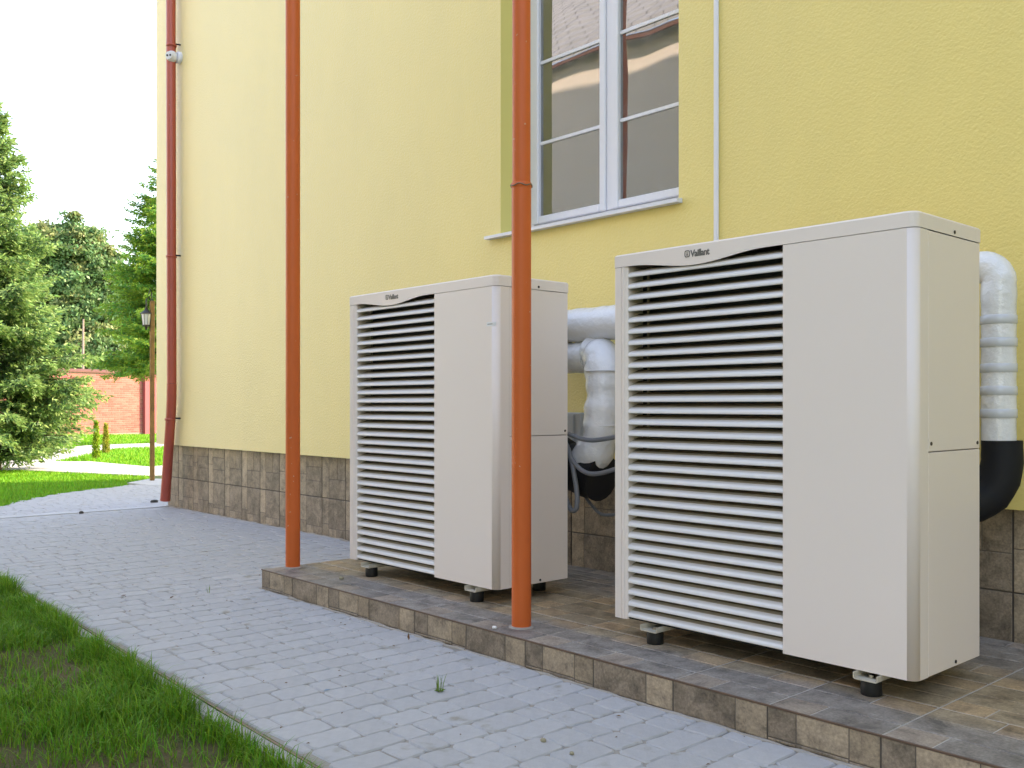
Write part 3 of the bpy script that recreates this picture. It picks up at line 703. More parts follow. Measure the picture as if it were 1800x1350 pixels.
# ------------------------------------------------------------------ heat pump
UX0, UX1, UY0, UY1, UZ0, UZ1, ZL = -2.517, -1.320, 2.800, 3.254, .176, 1.581, 1.532
GX0, GX1 = -2.452, -1.772
def heat_pump():
    root = empty('heat_pump', ((UX0 + UX1) / 2, (UY0 + UY1) / 2, ZP), 'nearer cream heat pump with dark cavity slats, right of the orange pipe', 'heat pump', 'cream louvred heat pumps on the platform')
    r = .028
    # casing interior and back
    cs = MB(); y = UY0 + .095
    cs.box(GX0 - .02, GX1 + .02, y, y + .004, UZ0 + .02, ZL - .01); cs.build('coil', M_coil, root)
    cv = MB(); cv.box(UX0 + .004, UX1 - .004, UY1 - .006, UY1, UZ0 + .003, ZL); cv.build('back_panel', M_shell, root)
    bt = MB(); bt.box(UX0 + .006, UX1 - .006, UY0 + .012, UY1 - .007, UZ0 + .002, UZ0 + .006); bt.build('base_tray', M_cavity, root)
    # far side panel, left post with ribs
    MB().bbox(UX0, UX0 + .003, UY0 + .05, UY1 - .007, UZ0, ZL - .0015, .001).build('side_panel', M_shell, root)
    ps = MB(); prof = [(UX0, UY0 + .049), (UX0, UY0 + .006), (UX0 + .003, UY0 + .001), (UX0 + .006, UY0), (UX0 + .034, UY0), (UX0 + .036, UY0 + .004), (UX0 + .039, UY0 + .004), (UX0 + .041, UY0 - .001), (UX0 + .052, UY0 - .001), (UX0 + .054, UY0 + .003), (UX0 + .058, UY0 + .003), (GX0, UY0 + .008), (GX0, UY0 + .094), (GX0 - .004, UY0 + .094)]
    n = len(prof); V = [(x, y, UZ0) for x, y in prof] + [(x, y, ZL - .0015) for x, y in prof]
    ps.add(V, [(i, (i + 1) % n, (i + 1) % n + n, i + n) for i in range(n)] + [tuple(range(n)), tuple(range(n, 2 * n))]); ps.build('corner_post', M_shell, root)
    # front panel wrapping the rounded corner
    fp = MB(); ys = UY0 + .081; out = [(GX1, UY0 + .09), (GX1, UY0 + .003), (GX1 + .003, UY0)]
    for k in range(9):
        a = -math.pi / 2 + math.pi / 2 * k / 8; out.append((UX1 - r + r * math.cos(a), UY0 + r + r * math.sin(a)))
    out += [(UX1, ys), (UX1 - .004, ys)]; inn = [(UX1 - .004, UY0 + .03), (UX1 - .03, UY0 + .004), (GX1 + .004, UY0 + .004), (GX1 + .004, UY0 + .09)]
    prof = out + inn; n = len(prof); V = [(x, y, UZ0) for x, y in prof] + [(x, y, ZL - .0018) for x, y in prof]
    fp.add(V, [(i, (i + 1) % n, (i + 1) % n + n, i + n) for i in range(n)] + [tuple(range(n)), tuple(range(n, 2 * n))])
    o = fp.build('front_panel', M_shell, root)
    for p in o.data.polygons:
        cx = sum((o.data.vertices[v].co.x for v in p.vertices)) / len(p.vertices) + root.location.x; cy = sum((o.data.vertices[v].co.y for v in p.vertices)) / len(p.vertices) + root.location.y
        if cx > UX1 - r and cy < UY0 + r and len(p.vertices) == 4: p.use_smooth = True
    # right side panels
    MB().bbox(UX1 - .006, UX1 - .0006, ys + .0025, UY1 - .001, .8585, ZL - .002, .0015).build('side_panel', M_shell, root)
    MB().bbox(UX1 - .006, UX1 - .0006, ys + .0025, UY1 - .001, UZ0, .8555, .0015).build('side_panel', M_shell, root)
    # lid with the wavy fascia
    ld = MB(); xs = np.linspace(UX0 - .001, GX1 + .01, 40)
    def dip(x):
        u = (x + 2.135) / .30; return ZL - (.027 * .5 * (1 + math.cos(math.pi * max(-1, min(1, u)))))
    out = [(UX0 - .001, UY1 + .001), (UX0 - .001, UY0 + .004), (UX0 + .003, UY0 - .001)]
    for k in range(13): pass
    out += [(x, UY0 - .001) for x in np.linspace(UX0 + .01, UX1 - r - .002, 60)]
    for k in range(1, 9):
        a = -math.pi / 2 + math.pi / 2 * k / 8; out.append((UX1 + .001 - r + r * math.cos(a), UY0 - .001 + r + r * math.sin(a)))
    out += [(UX1 + .001, UY1 + .001)]
    n = len(out); lo = [(x, y, dip(x) if (y < UY0 and GX0 + .0 < x < GX1) else ZL) for x, y in out]
    e = .006; cxm, cym = (UX0 + UX1) / 2, (UY0 + UY1) / 2
    mid = [(x, y, UZ1 - e) for x, y in out]; top = [(x + (e if x < cxm - .5 else -e if x > cxm + .5 else 0), y + (e if y < cym else -e), UZ1) for x, y in out]
    inn = [(x, y + .004 if y < UY0 + .01 else y, z) for x, y, z in lo]
    ld.add(lo + mid + top + inn, [(i, i + 1, n + i + 1, n + i) for i in range(n - 1)] + [(n - 1, 0, n, 2 * n - 1)] + [(n + i, n + i + 1, 2 * n + i + 1, 2 * n + i) for i in range(n - 1)] + [(2 * n - 1, n, 2 * n, 3 * n - 1)] + [tuple(range(2 * n, 3 * n))] + [(i, 3 * n + i, 3 * n + i + 1, i + 1) for i in range(n - 1)], 0)
    lid = ld.build('lid', M_shell, root)
    for p in lid.data.polygons:
        if len(p.vertices) == 4: p.use_smooth = False
    # slats
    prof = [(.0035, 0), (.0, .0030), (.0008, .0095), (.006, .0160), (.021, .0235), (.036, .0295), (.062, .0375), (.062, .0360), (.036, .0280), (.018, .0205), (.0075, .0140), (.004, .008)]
    sm = MB(); sm.prism_x([(y, z) for y, z in prof], 0, GX1 - GX0 - .002); sm.m = [2 if i == 4 else 1 if 5 <= i <= 8 else 0 for i in range(len(sm.f))]; so = sm.build('slat', [M_slat, M_slat_shade, M_slat_halfshade]); sme = so.data; bpy.data.objects.remove(so)  # middle and inner faces carry the painted shade gradient
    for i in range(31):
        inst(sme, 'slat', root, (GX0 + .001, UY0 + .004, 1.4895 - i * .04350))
    for x in (GX0 + .055, GX1 - .035):
        MB().tube([(x, UY0 + .062, UZ0 + .02), (x, UY0 + .062, ZL - .004)], .006, 8).build('slat_rod', M_rod, root)
    # screws
    for (px, py) in ((1637, 780), (1718, 778), (1678, 408), (1680, 1163)):
        p = WX(px, py, UX1 + (.0012 if py < 420 else 0)); s = MB(); s.tube([p + Vector((-.002, 0, 0)), p + Vector((.0018, 0, 0))], .0058, 8); s.build('screw', M_screw, root)
    # rails on rubber feet
    for x in (-1.466, -2.323):
        ra = MB(); w2 = .040
        y0, y1 = UY0 - .028, UY1 + .01
        V = []; pr = [(-w2, .176), (-w2, .158), (-w2 + .006, .1545), (w2 - .006, .1545), (w2, .158), (w2, .176), (w2 - .003, .176), (w2 - .003, .160), (w2 - .008, .158), (-w2 + .008, .158), (-w2 + .003, .160), (-w2 + .003, .176)]
        n = len(pr); V = [(x + a, y0, b - .0005) for a, b in pr] + [(x + a, y1, b - .0005) for a, b in pr]
        ra.add(V, [(i, (i + 1) % n, (i + 1) % n + n, i + n) for i in range(n)] + [tuple(range(n)), tuple(range(n, 2 * n))]); ra.build('rail', M_bracket, root)
        for y in (UY0 + .012, UY1 - .05):
            ft = MB(); ft.lathe((x, y, ZP), [(0, .0), (.030, .0), (.032, .003), (.032, .040), (.029, .045), (.031, .0485), (0, .0485)], 22)
            foot = ft.build('foot', M_rubber, root)
            bl = MB(); bl.lathe((x, y, .158), [(.013, 0), (.013, .002), (.0075, .002), (.0075, .009), (0, .0105)], 8, smooth=False); bl.build('bolt', M_bolt, foot)
    # badge: lettering and emblem on the fascia
    cu = bpy.data.curves.new('t', 'FONT'); cu.body = 'Vaillant'; cu.size = .034; cu.extrude = .0006; cu.offset = .0009; cu.space_character = .93
    to = bpy.data.objects.new('t', cu); C.objects.link(to); bpy.context.view_layer.update()
    me = bpy.data.meshes.new_from_object(to.evaluated_get(bpy.context.evaluated_depsgraph_get())); C.objects.unlink(to)
    xx = [v.co.x for v in me.vertices]; x0, x1 = min(xx), max(xx)
    pa = WY(1214, 449, UY0); pb = WY(1247.5, 440, UY0); ww = pb.x - pa.x
    for v in me.vertices:
        a, b, c = v.co; v.co = (pa.x + (a - x0) * ww / (x1 - x0), UY0 - .0016 - c, 1.5345 + b * 1.0)
    for v in me.vertices: v.co -= Vector(root.location)
    me.materials.append(M_logo); bo = bpy.data.objects.new('badge', me); C.objects.link(bo); bo.parent = root
    # emblem: ring with a small long-eared hare
    em = MB(); c0 = WY(1208.5, 447, UY0); cx, cz, ro, ri = c0.x, 1.547, .0125, .0095; n = 24; V = []
    for rr_, yy in ((ro, -.0026), (ri, -.0026), (ro, -.001), (ri, -.001)):
        for k in range(n):
            a = 2 * math.pi * k / n; q = (abs(math.cos(a)) ** 4 + abs(math.sin(a)) ** 4) ** -.25; V.append((cx + rr_ * q * .92 * math.cos(a), UY0 + yy, cz + rr_ * q * math.sin(a)))
    em.add(V, [(k, (k + 1) % n, n + (k + 1) % n, n + k) for k in range(n)] + [(k, 2 * n + k, 2 * n + (k + 1) % n, (k + 1) % n) for k in range(n)])
    def blob(a, b, rx, rz, rot=0):
        m = 10; o = []
        for k in range(m):
            t = 2 * math.pi * k / m; u, v = rx * math.cos(t), rz * math.sin(t); o.append((cx + a + u * math.cos(rot) - v * math.sin(rot), UY0 - .0024, cz + b + u * math.sin(rot) + v * math.cos(rot)))
        em.add(o, [tuple(range(m))])
    blob(0, -.004, .0038, .0036); blob(0, .001, .0022, .0022); blob(-.0016, .0048, .0008, .0032, .25); blob(.0016, .0048, .0008, .0032, -.25)
    em.build('emblem', M_logo, root, fixn=False)
    return root
hp = heat_pump()
hp2 = copy_tree(hp); hp2.location.x -= 1.900
hp2['label'] = 'farther cream heat pump with tiny white sticker, between the two orange pipes'
# the small sticker only the farther machine carries
st = MB(); a = WY(856, 571, UY0); b = WY(866, 575, UY0); r = .028; X1 = UX1 - 1.9; pts = [(X1 - r - .035, UY0 - .0006)]
for k in range(0, 5):
    t = -math.pi / 2 + math.pi / 2 * k / 8; pts.append((X1 - r + (r + .0006) * math.cos(t), UY0 + r + (r + .0006) * math.sin(t)))
V = [(x, y, 1.352) for x, y in pts] + [(x, y, 1.370) for x, y in pts]; n = len(pts)
st.add(V, [(i, i + 1, n + i + 1, n + i) for i in range(n - 1)]); so = st.build('sticker', M_sticker, hp2, fixn=False)
ik = MB(); V = [(x, y - .0004, 1.359) for x, y in pts[:3]] + [(x, y - .0004, 1.363) for x, y in pts[:3]]; V[0] = (V[0][0] + .006, *V[0][1:]); V[3] = (V[3][0] + .006, *V[3][1:])
ik.add(V, [(0, 1, 4, 3), (1, 2, 5, 4)]); ik.build('print', M_inkgrey, so, fixn=False)

# ------------------------------------------------------------------ orange standing pipes
def orange(x, y, joint, label):
    root = empty('orange_pipe', (x, y, ZP), label, 'pipe', 'orange vertical pipes standing on the platform edge')
    zj = joint or 4.6
    MB().tube([(x, y, ZP + .001), (x, y, zj)], .0395, 28).build('lower_pipe', M_orange, root)
    MB().tube([(x, y, zj + .0005), (x, y, 7.2)], .0368, 28).build('upper_pipe', M_orange, root)
    cr_ = MB(); cr_.lathe((x, y, zj), [(.0395, -.022), (.0415, -.02), (.0415, -.002), (.037, .001)], 28); cr_.build('socket', M_orange, root)
    wr = MB(); P = []
    for k in range(40):
        a = 2 * math.pi * k / 40; P.append((x + .043 * math.cos(a), y + .043 * math.sin(a), zj - .012 + .004 * math.sin(5 * a)))
    P.append(P[0]); wr.tube(P, .0022, 6); wr.build('tie_wire', M_rod, root)
    gr = MB(); gr.lathe((x, y, ZP), [(.052, .0008), (.047, .004), (.0395, .0065)], 24); gr.build('mortar_ring', M_caulk, root)
    return root
orange(-2.853, 2.617, 1.893, 'nearer orange plastic pipe with wired joint, standing in front of farther machine')
orange(-4.738, 2.640, None, 'farther orange plastic pipe at the left end of the platform')

# ------------------------------------------------------------------ red downpipe on the corner
dp = empty('downpipe', (-9.0, 3.72, 0), 'red brown metal downpipe at the far corner of the yellow wall', 'downpipe')
pt = [(-9.147, 3.72, .074), (-9.13, 3.72, .17), (-9.0, 3.715, .90), (-8.972, 3.71, 1.06), (-8.968, 3.71, 1.2)]
MB().tube(pt, [.048, .046, .046, .046, .046], 20).build('shoe', M_redpipe, dp)
MB().tube([(-8.968, 3.71, 1.2005), (-8.975, 3.71, 2.4)], .0445, 20).build('pipe_section', M_redpipe, dp)
MB().tube([(-8.975, 3.71, 2.4005), (-8.985, 3.71, 4.4)], .0440, 20).build('pipe_section', M_redpipe, dp)
MB().tube([(-8.985, 3.71, 4.4005), (-9.0, 3.71, 11.2)], .0435, 20).build('pipe_section', M_redpipe, dp)
for z in (2.41, 4.42, .86):
    MB().lathe((-8.975 - (.03 if z < 1 else 0), 3.71, z), [(.0455, -.012), (.0495, -.010), (.0495, .010), (.0455, .012)], 20).build('clamp', M_redpipe, dp)
for z in (.87, 2.42, 4.43): MB().tube([(-8.94, 3.735, z), (-8.93, 3.785, z)], .008, 8).build('bracket_stud', M_iron, dp)
# ------------------------------------------------------------------ dome camera
cc = WY(317, 102, YW)
sc = empty('security_camera', cc, 'small white dome security camera on the wall beside the red downpipe', 'camera')
b = MB(); b.tube([(cc.x, YW - .001, cc.z), (cc.x, YW - .03, cc.z), (cc.x, YW - .036, cc.z)], [.056, .056, .045], 24); b.build('base', M_whitep, sc)
hd = MB(); ce = Vector((cc.x - .015, YW - .075, cc.z)); dr = Vector((.55, -.83, -.08)).normalized()
P = []; rs = []
for k in range(11):
    t = -1 + 2 * k / 10; P.append(ce + dr * (t * .052)); rs.append(max(.004, .054 * math.sqrt(max(0, 1 - t * t)) if t < .75 else .036))
hd.tube(P, rs, 22); ho = hd.build('head', M_whitep, sc)
sdv = dr.cross(Vector((0, 0, 1))).normalized()
for s in (-.017, .015):
    q = ce + dr * .053 + sdv * s; e_ = MB(); e_.tube([q - dr * .004, q + dr * .003], .0095, 12); e_.build('lens', M_cavity, ho)
# ------------------------------------------------------------------ cable conduit
MBc = MB(); MBc.bbox(-2.756, -2.732, YW - .016, YW - .0005, 1.0, 7.5, .004)
tag(MBc.build('conduit', M_white), 'thin white vertical cable conduit right of the window', 'conduit')

# ------------------------------------------------------------------ insulated pipes, box, hoses behind the machines
def arc(c, u, v, r, a0, a1, n=8): 
    c, u, v = Vector(c), Vector(u), Vector(v); return [c + u * (r * math.cos(a0 + (a1 - a0) * k / n)) + v * (r * math.sin(a0 + (a1 - a0) * k / n)) for k in range(n + 1)]
def wob(pts, r, step=.022, amp=.05):
    P = []; Rr = []
    pts = [Vector(p) for p in pts]
    for i in range(len(pts) - 1):
        n = max(1, int((pts[i + 1] - pts[i]).length / step))
        for k in range(n): P.append(pts[i].lerp(pts[i + 1], k / n))
    P.append(pts[-1]); Rr = [r * (1 + amp * mn.noise(Vector((i * .45, r * 50, 1)))) for i in range(len(P))]
    return P, Rr
PI = math.pi
pA = empty('insulated_pipe', (-3.0, 3.55, 1.4), 'white film wrapped horizontal pipe behind the machines, upper one of the pair', 'pipe')
P, Rr = wob([(-3.95, 3.55, 1.407), (-2.55, 3.55, 1.407)] + arc((-2.55, 3.43, 1.407), (0, 1, 0), (1, 0, 0), .12, 0, PI / 2) + [(-2.43, 3.26, 1.407)], .086)
MB().tube(P, Rr, 22).build('wrapped_insulation', M_wrap, pA)
P, Rr = wob([(-3.95, 3.55, 1.407), (-3.93, 3.50, 1.407), (-3.92, 3.26, 1.407)], .08); MB().tube(P, Rr, 18).build('wrapped_insulation', M_wrap, pA)
pB = empty('insulated_pipe', (-3.3, 3.55, 1.0), 'white film wrapped pipe bending down between the two machines into black foam', 'pipe')
P, Rr = wob([(-3.95, 3.56, 1.243), (-3.36, 3.56, 1.243)] , .080)
MB().tube(P, Rr, 22).build('wrapped_insulation', M_wrap, pB)
P, Rr = wob([(-3.34, 3.56, 1.27), (-3.30, 3.55, 1.26), (-3.22, 3.50, 1.22), (-3.19, 3.47, 1.12), (-3.185, 3.46, 1.0), (-3.20, 3.46, .86), (-3.23, 3.46, .78), (-3.30, 3.45, .71)], .088, amp=.16)
MB().tube(P, Rr, 22).build('wrapped_insulation', M_wrap, pB)
P, Rr = wob([(-3.20, 3.47, .64), (-3.33, 3.47, .67), (-3.45, 3.46, .70), (-3.53, 3.43, .76), (-3.60, 3.36, .80), (-3.62, 3.26, .80)], .118, amp=.08)
MB().tube(P, Rr, 20).build('foam_sleeve', M_sleeve, pB)
bd = MB(); 
for z in (1.165, .90): bd.lathe((-3.19, 3.465, z), [(.08, -.004), (.092, -.002), (.092, .002), (.08, .004)], 20)
bd.build('tape_band', M_whitep, pB)
pC = empty('insulated_pipe', (-1.376, 3.55, 1.2), 'white film wrapped pipe with black foam end rising right of the nearer machine', 'pipe')
P, Rr = wob([(-1.376, 3.55, .86), (-1.376, 3.55, 1.43)] + arc((-1.436, 3.55, 1.43), (1, 0, 0), (0, 0, 1), .062, .1, PI / 2) + [(-1.60, 3.55, 1.492)], .0575, amp=.05)
MB().tube(P, Rr, 24).build('wrapped_insulation', M_wrap, pC)
P, Rr = wob([(-1.365, 3.55, .875), (-1.364, 3.55, .80), (-1.372, 3.545, .74), (-1.395, 3.53, .685), (-1.44, 3.50, .65), (-1.52, 3.44, .63), (-1.56, 3.27, .63)], .068, amp=.05)
MB().tube(P, Rr, 24).build('foam_sleeve', M_sleeve, pC)
bd = MB()
for z in (1.30, 1.22, 1.13, 1.05, .97): bd.lathe((-1.376, 3.55, z), [(.058, -.016), (.0604, -.014), (.0602, .014), (.058, .016)], 22)
bd.build('tape_band', mat('film_band', (.62, .64, .68), .2, .6), pC)
jb = empty('junction_box', (-3.72, 3.76, .83), 'light grey wall junction box half hidden behind the farther machine', 'junction box')
MB().bbox(-3.90, -3.565, 3.70, YW - .001, .69, .958, .006).build('housing', M_grey, jb)
MB().bbox(-3.885, -3.615, 3.693, 3.6995, .70, .945, .002).build('cover', M_grey, jb)
MB().tube([(-3.66, 3.690, .83), (-3.66, 3.6925, .83)], .009, 12).build('knob', M_whitep, jb)
def hose(pts, label, r=.011):
    P = [Vector(p) for p in pts]; Q = []
    for i in range(len(P) - 1):
        p0, p1, p2, p3 = P[max(i - 1, 0)], P[i], P[i + 1], P[min(i + 2, len(P) - 1)]
        for k in range(10):
            t = k / 10; Q.append(.5 * ((2 * p1) + (p2 - p0) * t + (2 * p0 - 5 * p1 + 4 * p2 - p3) * t * t + (3 * p1 - p0 - 3 * p2 + p3) * t ** 3))
    Q.append(P[-1]); tag(MB().tube(Q, r, 10).build('hose', M_hose), label, 'hose', 'grey hoses between the machines')
h = lambda px, py, y=3.29: WY(px, py, y)
hose([h(960, 745), h(997, 762), h(1030, 773), h(1060, 772), h(1110, 762)], 'grey hose sagging across the wrapped pipe, uppermost')
hose([h(965, 740), h(1000, 800), h(1025, 828), h(1055, 832), h(1110, 815)], 'grey hose crossing in front of the black foam')
hose([h(980, 760), h(999, 790), h(1012, 850), h(1014, 890), h(1004, 896), h(993, 870), h(975, 800)], 'grey hose hanging in a narrow loop beside farther machine', .012)
hose([h(1020, 860, 3.5), h(1040, 888, 3.5), h(1062, 905, 3.5), h(1110, 900, 3.5)], 'thin dark hose below the black foam', .008)

# ------------------------------------------------------------------ garden lamp
lx, ly = AT(267.5, 12.62)
lp = empty('garden_lamp', (lx, ly, 0), 'brown garden lamp post with hanging lantern beside the yellow house corner', 'lamp post')
MB().bbox(lx - .026, lx + .026, ly - .026, ly + .026, .005, 2.36, .006).build('post', M_wood, lp)
hx, hy = AT(257, 12.60); tx, ty = (hx - lx), (hy - ly)
br = MB(); br.tube([(lx, ly, 2.30), (lx + tx * .5, ly + ty * .5, 2.42), (hx, hy, 2.38), (hx, hy, 2.27)], .009, 8); br.tube([(lx, ly, 2.34), (lx - .02, ly, 2.46), (lx + tx * .3, ly + ty * .3, 2.52), (lx + tx * .6, ly + ty * .6, 2.44)], .007, 8)
br.tube([(lx, ly, 2.15), (lx + tx * .5, ly + ty * .5, 2.22), (hx, hy, 2.29)], .006, 6); br.build('bracket', M_iron, lp)
la = MB(); la.lathe((hx, hy, 2.0), [(0, .285), (.012, .27), (.02, .245), (.05, .215), (.078, .195), (.08, .188), (.0, .188)], 12, smooth=False); cap = la.build('cap', M_iron, lp)
lg = MB(); lg.lathe((hx, hy, 2.0), [(.066, .187), (.046, .045), (0, .045)], 8, smooth=False); lg.build('glass', M_lampglass, lp)
lc = MB(); lc.lathe((hx, hy, 2.0), [(.05, .044), (.05, .036), (.02, .02), (.012, -.01), (0, -.03)], 10, smooth=False)
for k in range(8):
    a = 2 * PI * k / 8; lc.tube([(hx + .068 * math.cos(a), hy + .068 * math.sin(a), 2.187), (hx + .048 * math.cos(a), hy + .048 * math.sin(a), 2.045)], .0035, 4)
lc.build('cage', M_iron, lp)

# ------------------------------------------------------------------ brick wall
P0 = Vector((*G(190, 762), 0)); nrm = Vector((.93, .37, 0)).normalized(); tg = Vector((-nrm.y, nrm.x, 0))
bw = empty('brick_wall', P0, 'red brick garden wall with dark coping beyond the lawn', 'wall'); bang = math.atan2(tg.y, tg.x)
def loc(u, v, z): return P0 + tg * u + nrm * v + Vector((0, 0, z))
cb = MB(); U0, U1, HW = -9, 7, 2.08
V = [loc(U0, -.25, -.06), loc(U1, -.25, -.06), loc(U1, -.006, -.06), loc(U0, -.006, -.06), loc(U0, -.25, HW), loc(U1, -.25, HW), loc(U1, -.006, HW), loc(U0, -.006, HW)]
cb.add(V, [(0, 3, 2, 1), (4, 5, 6, 7), (0, 1, 5, 4), (1, 2, 6, 5), (2, 3, 7, 6), (3, 0, 4, 7)]); cb.build('core', M_mortar, bw)
BL, BH = .25, .0755
t_ = MB(); t_.bbox(-BL / 2 + .006, BL / 2 - .006, -.10, .0, .005, BH - .004, .004); ob = t_.build('brick', M_brick); bme = ob.data; bpy.data.objects.remove(ob)
mass = MB(); rows = int((HW + .02) / BH); cand = []
for j in range(rows):
    u = U0 + (BL / 2 if j % 2 else 0)
    while u < U1: cand.append((u + BL / 2, j * BH)); u += BL
def seen(u):
    p = loc(u, 0, 1); d = p.x * FW[0] + p.y * FW[1]; s = 900 + 1690 * (p.x * RT[0] + p.y * RT[1]) / d; return abs(s - 192)
cand.sort(key=lambda q: seen(q[0]))
for i, (u, z) in enumerate(cand):
    dv = random.uniform(-.003, .003)
    p = loc(u, dv, z)
    if i < 298: inst(bme, 'brick', bw, p, rot=(0, 0, bang + PI))
    else:
        a = BL / 2 - .006; q = [loc(u - a, -.02, z + .006), loc(u + a, -.02, z + .006), loc(u + a, -.02, z + BH - .004), loc(u - a, -.02, z + BH - .004)]
        q += [v + nrm * (.02 + dv) for v in q]; mass.add(q, [(4, 5, 6, 7), (0, 1, 5, 4), (1, 2, 6, 5), (2, 3, 7, 6), (3, 0, 4, 7)])
o = mass.build('brick_mass', M_brick2, bw, fixn=False); o['kind'] = 'stuff'
cp = MB(); V = [loc(U0, -.30, HW), loc(U1, -.30, HW), loc(U1, .05, HW), loc(U0, .05, HW), loc(U0, -.30, HW + .05), loc(U1, -.30, HW + .05), loc(U1, .05, HW + .05), loc(U0, .05, HW + .05), loc(U0, -.12, HW + .12), loc(U1, -.12, HW + .12)]
cp.add(V, [(0, 3, 2, 1), (0, 1, 5, 4), (2, 3, 7, 6), (4, 5, 9, 8), (6, 7, 8, 9), (1, 2, 6, 9, 5), (3, 0, 4, 8, 7)]); cp.build('coping', M_coping, bw)
# pier
pu = None
for u in np.linspace(-3, 7, 400):
    p = loc(u, 0, 1); d = p.x * FW[0] + p.y * FW[1]
    if 900 + 1690 * (p.x * RT[0] + p.y * RT[1]) / d > 250: pu = u; break
pr_ = MB(); V = []
for z in (-.06, 2.3):
    V += [loc(pu, .004, z), loc(pu + .5, .004, z), loc(pu + .5, .13, z), loc(pu, .13, z)]
pr_.add(V, [(0, 3, 2, 1), (4, 5, 6, 7), (0, 1, 5, 4), (1, 2, 6, 5), (2, 3, 7, 6), (3, 0, 4, 7)]); pr_.build('pier', M_brick2, bw)

# ------------------------------------------------------------------ trees
def leaf_quads(cent, size, stretch, dirs=None, jit=1.0):
    k = len(cent)
    if dirs is None: d = rng.normal(size=(k, 3))
    else: d = dirs + rng.normal(size=(k, 3)) * jit
    d /= np.linalg.norm(d, axis=1)[:, None] + 1e-9
    q = np.cross(d, rng.normal(size=(k, 3))); q /= np.linalg.norm(q, axis=1)[:, None] + 1e-9
    s = size * rng.uniform(.6, 1.3, k); L = d * (s * stretch)[:, None]; W_ = q * (s / 2)[:, None]
    V = np.stack([cent - W_ * .6, cent + L * .5 - W_, cent + L, cent + L * .5 + W_], 1)
    return V.reshape(-1, 3)
def conifer(name, base, H, R, n_wh, per, label, mats, z0=.35, size=.03, droop=.35, dens=1.0, seed=1, tiltup=.1, trunk=.13, tipf=.35, stretch=3.2, az=None):
    rs = random.Random(seed); root = empty(name, (base[0], base[1], -.05), label, 'tree')
    tb = MB(); tb.tube([(base[0], base[1], -.08), (base[0], base[1], H * .5), (base[0], base[1], H)], [trunk, trunk * .55, .012], 10)
    C_ = []; D_ = []; TIP = []
    for i in range(n_wh):
        f = i / (n_wh - 1); z = z0 + (H - z0) * f ** .95; Lr = R * (1 - f) ** .8 * (1.0 if f > .06 else .85) + .06
        for j in range(per):
            a = rs.uniform(0, 2 * PI); L = Lr * rs.uniform(.6, 1.12) * (1.22 if rs.random() < .12 else 1)
            if az is not None and math.cos(a - az) < -.35 and rs.random() < .6: continue
            d = Vector((math.cos(a), math.sin(a), 0)); sd_ = Vector((-d.y, d.x, 0)); zz = z + rs.uniform(-.12, .12); bp = []
            ns = max(4, int(L / .05 * dens)); dr = droop * rs.uniform(.6, 1.3) * (1 - f * .8)
            for k in range(ns + 1):
                s = k / ns; p = Vector((base[0], base[1], zz)) + d * (L * s) + Vector((0, 0, tiltup * L * s - dr * L * s * s + .28 * dr * L * max(0, s - .7) / .3))
                bp.append(p)
                if s < .12: continue
                tw = L * .34 * (1 - s) ** .7 + .07
                for sg in (-1, 1):
                    if rs.random() > .85: continue
                    m = max(2, int(tw / .055)); dd = (d * .75 + sd_ * sg * rs.uniform(.6, 1.1) + Vector((0, 0, -rs.uniform(.0, .55) * (1 - f)))).normalized()
                    for q in range(m):
                        u = (q + .5) / m; pp = p + dd * (tw * u) + Vector((0, 0, -.25 * tw * u * u))
                        for _ in range(3):
                            C_.append(pp + Vector((rs.gauss(0, .012), rs.gauss(0, .012), rs.gauss(0, .012)))); D_.append(dd); TIP.append(1 if (u > .55 or s > .85) and rs.random() < tipf * 1.8 else 0)
            if rs.random() < .6: tb.tube([bp[0], bp[len(bp) // 2], bp[-1]], [.018, .01, .003], 4)
    # leader
    for k in range(30): C_.append(Vector((base[0], base[1], H - .4 + .4 * k / 30))); D_.append(Vector((0, 0, 1))); TIP.append(1)
    tb.build('trunk', M_bark, root)
    V = leaf_quads(np.array([tuple(c) for c in C_]), size, stretch, np.array([tuple(c) for c in D_]), .45)
    np_mesh('crown', V, 4, [(0, 1, 2, 3)], None, root, mats=mats, mi=np.array(TIP))
    return root
def broadleaf(name, base, H, blobs, label, mats, n=26000, size=.10, seed=1, trunk=.14, bark=M_bark, clump=.32):
    rs = random.Random(seed); root = empty(name, (base[0], base[1], -.05), label, 'tree'); cs = []; tips = []
    tb = MB(); tb.tube([(base[0], base[1], -.08), (base[0] + .1, base[1], H * .35), (base[0], base[1] + .1, H * .6)], [trunk, trunk * .7, trunk * .4], 9)
    tot = sum(b[3] ** 2 for b in blobs)
    for (bx, by, bz, br) in blobs:
        tb.tube([(base[0], base[1] + .05, H * .4), ((base[0] * .4 + bx * .6), (base[1] * .4 + by * .6), bz * .75 + H * .08), (bx, by, bz)], [trunk * .4, trunk * .22, .02], 6)
        ncl = max(8, int(60 * br * br)); per = int(n * br * br / tot / ncl)
        for c in range(ncl):
            v = Vector((rs.gauss(0, 1), rs.gauss(0, 1), rs.gauss(0, 1))).normalized() * (br * rs.uniform(.45, 1.05)); cc_ = Vector((bx, by, bz)) + v; r = clump * rs.uniform(.5, 1.2); tp = rs.random() < .3
            pts = rng.normal(size=(per, 3)) * r * np.array([.6, .6, .42]) + np.array(tuple(cc_)); cs.append(pts); tips += [1 if (tp and random.random() < .7) else 0] * per
    tb.build('trunk', bark, root)
    V = leaf_quads(np.concatenate(cs), size, 1.5); np_mesh('crown', V, 4, [(0, 1, 2, 3)], None, root, mats=mats, mi=np.array(tips)); return root

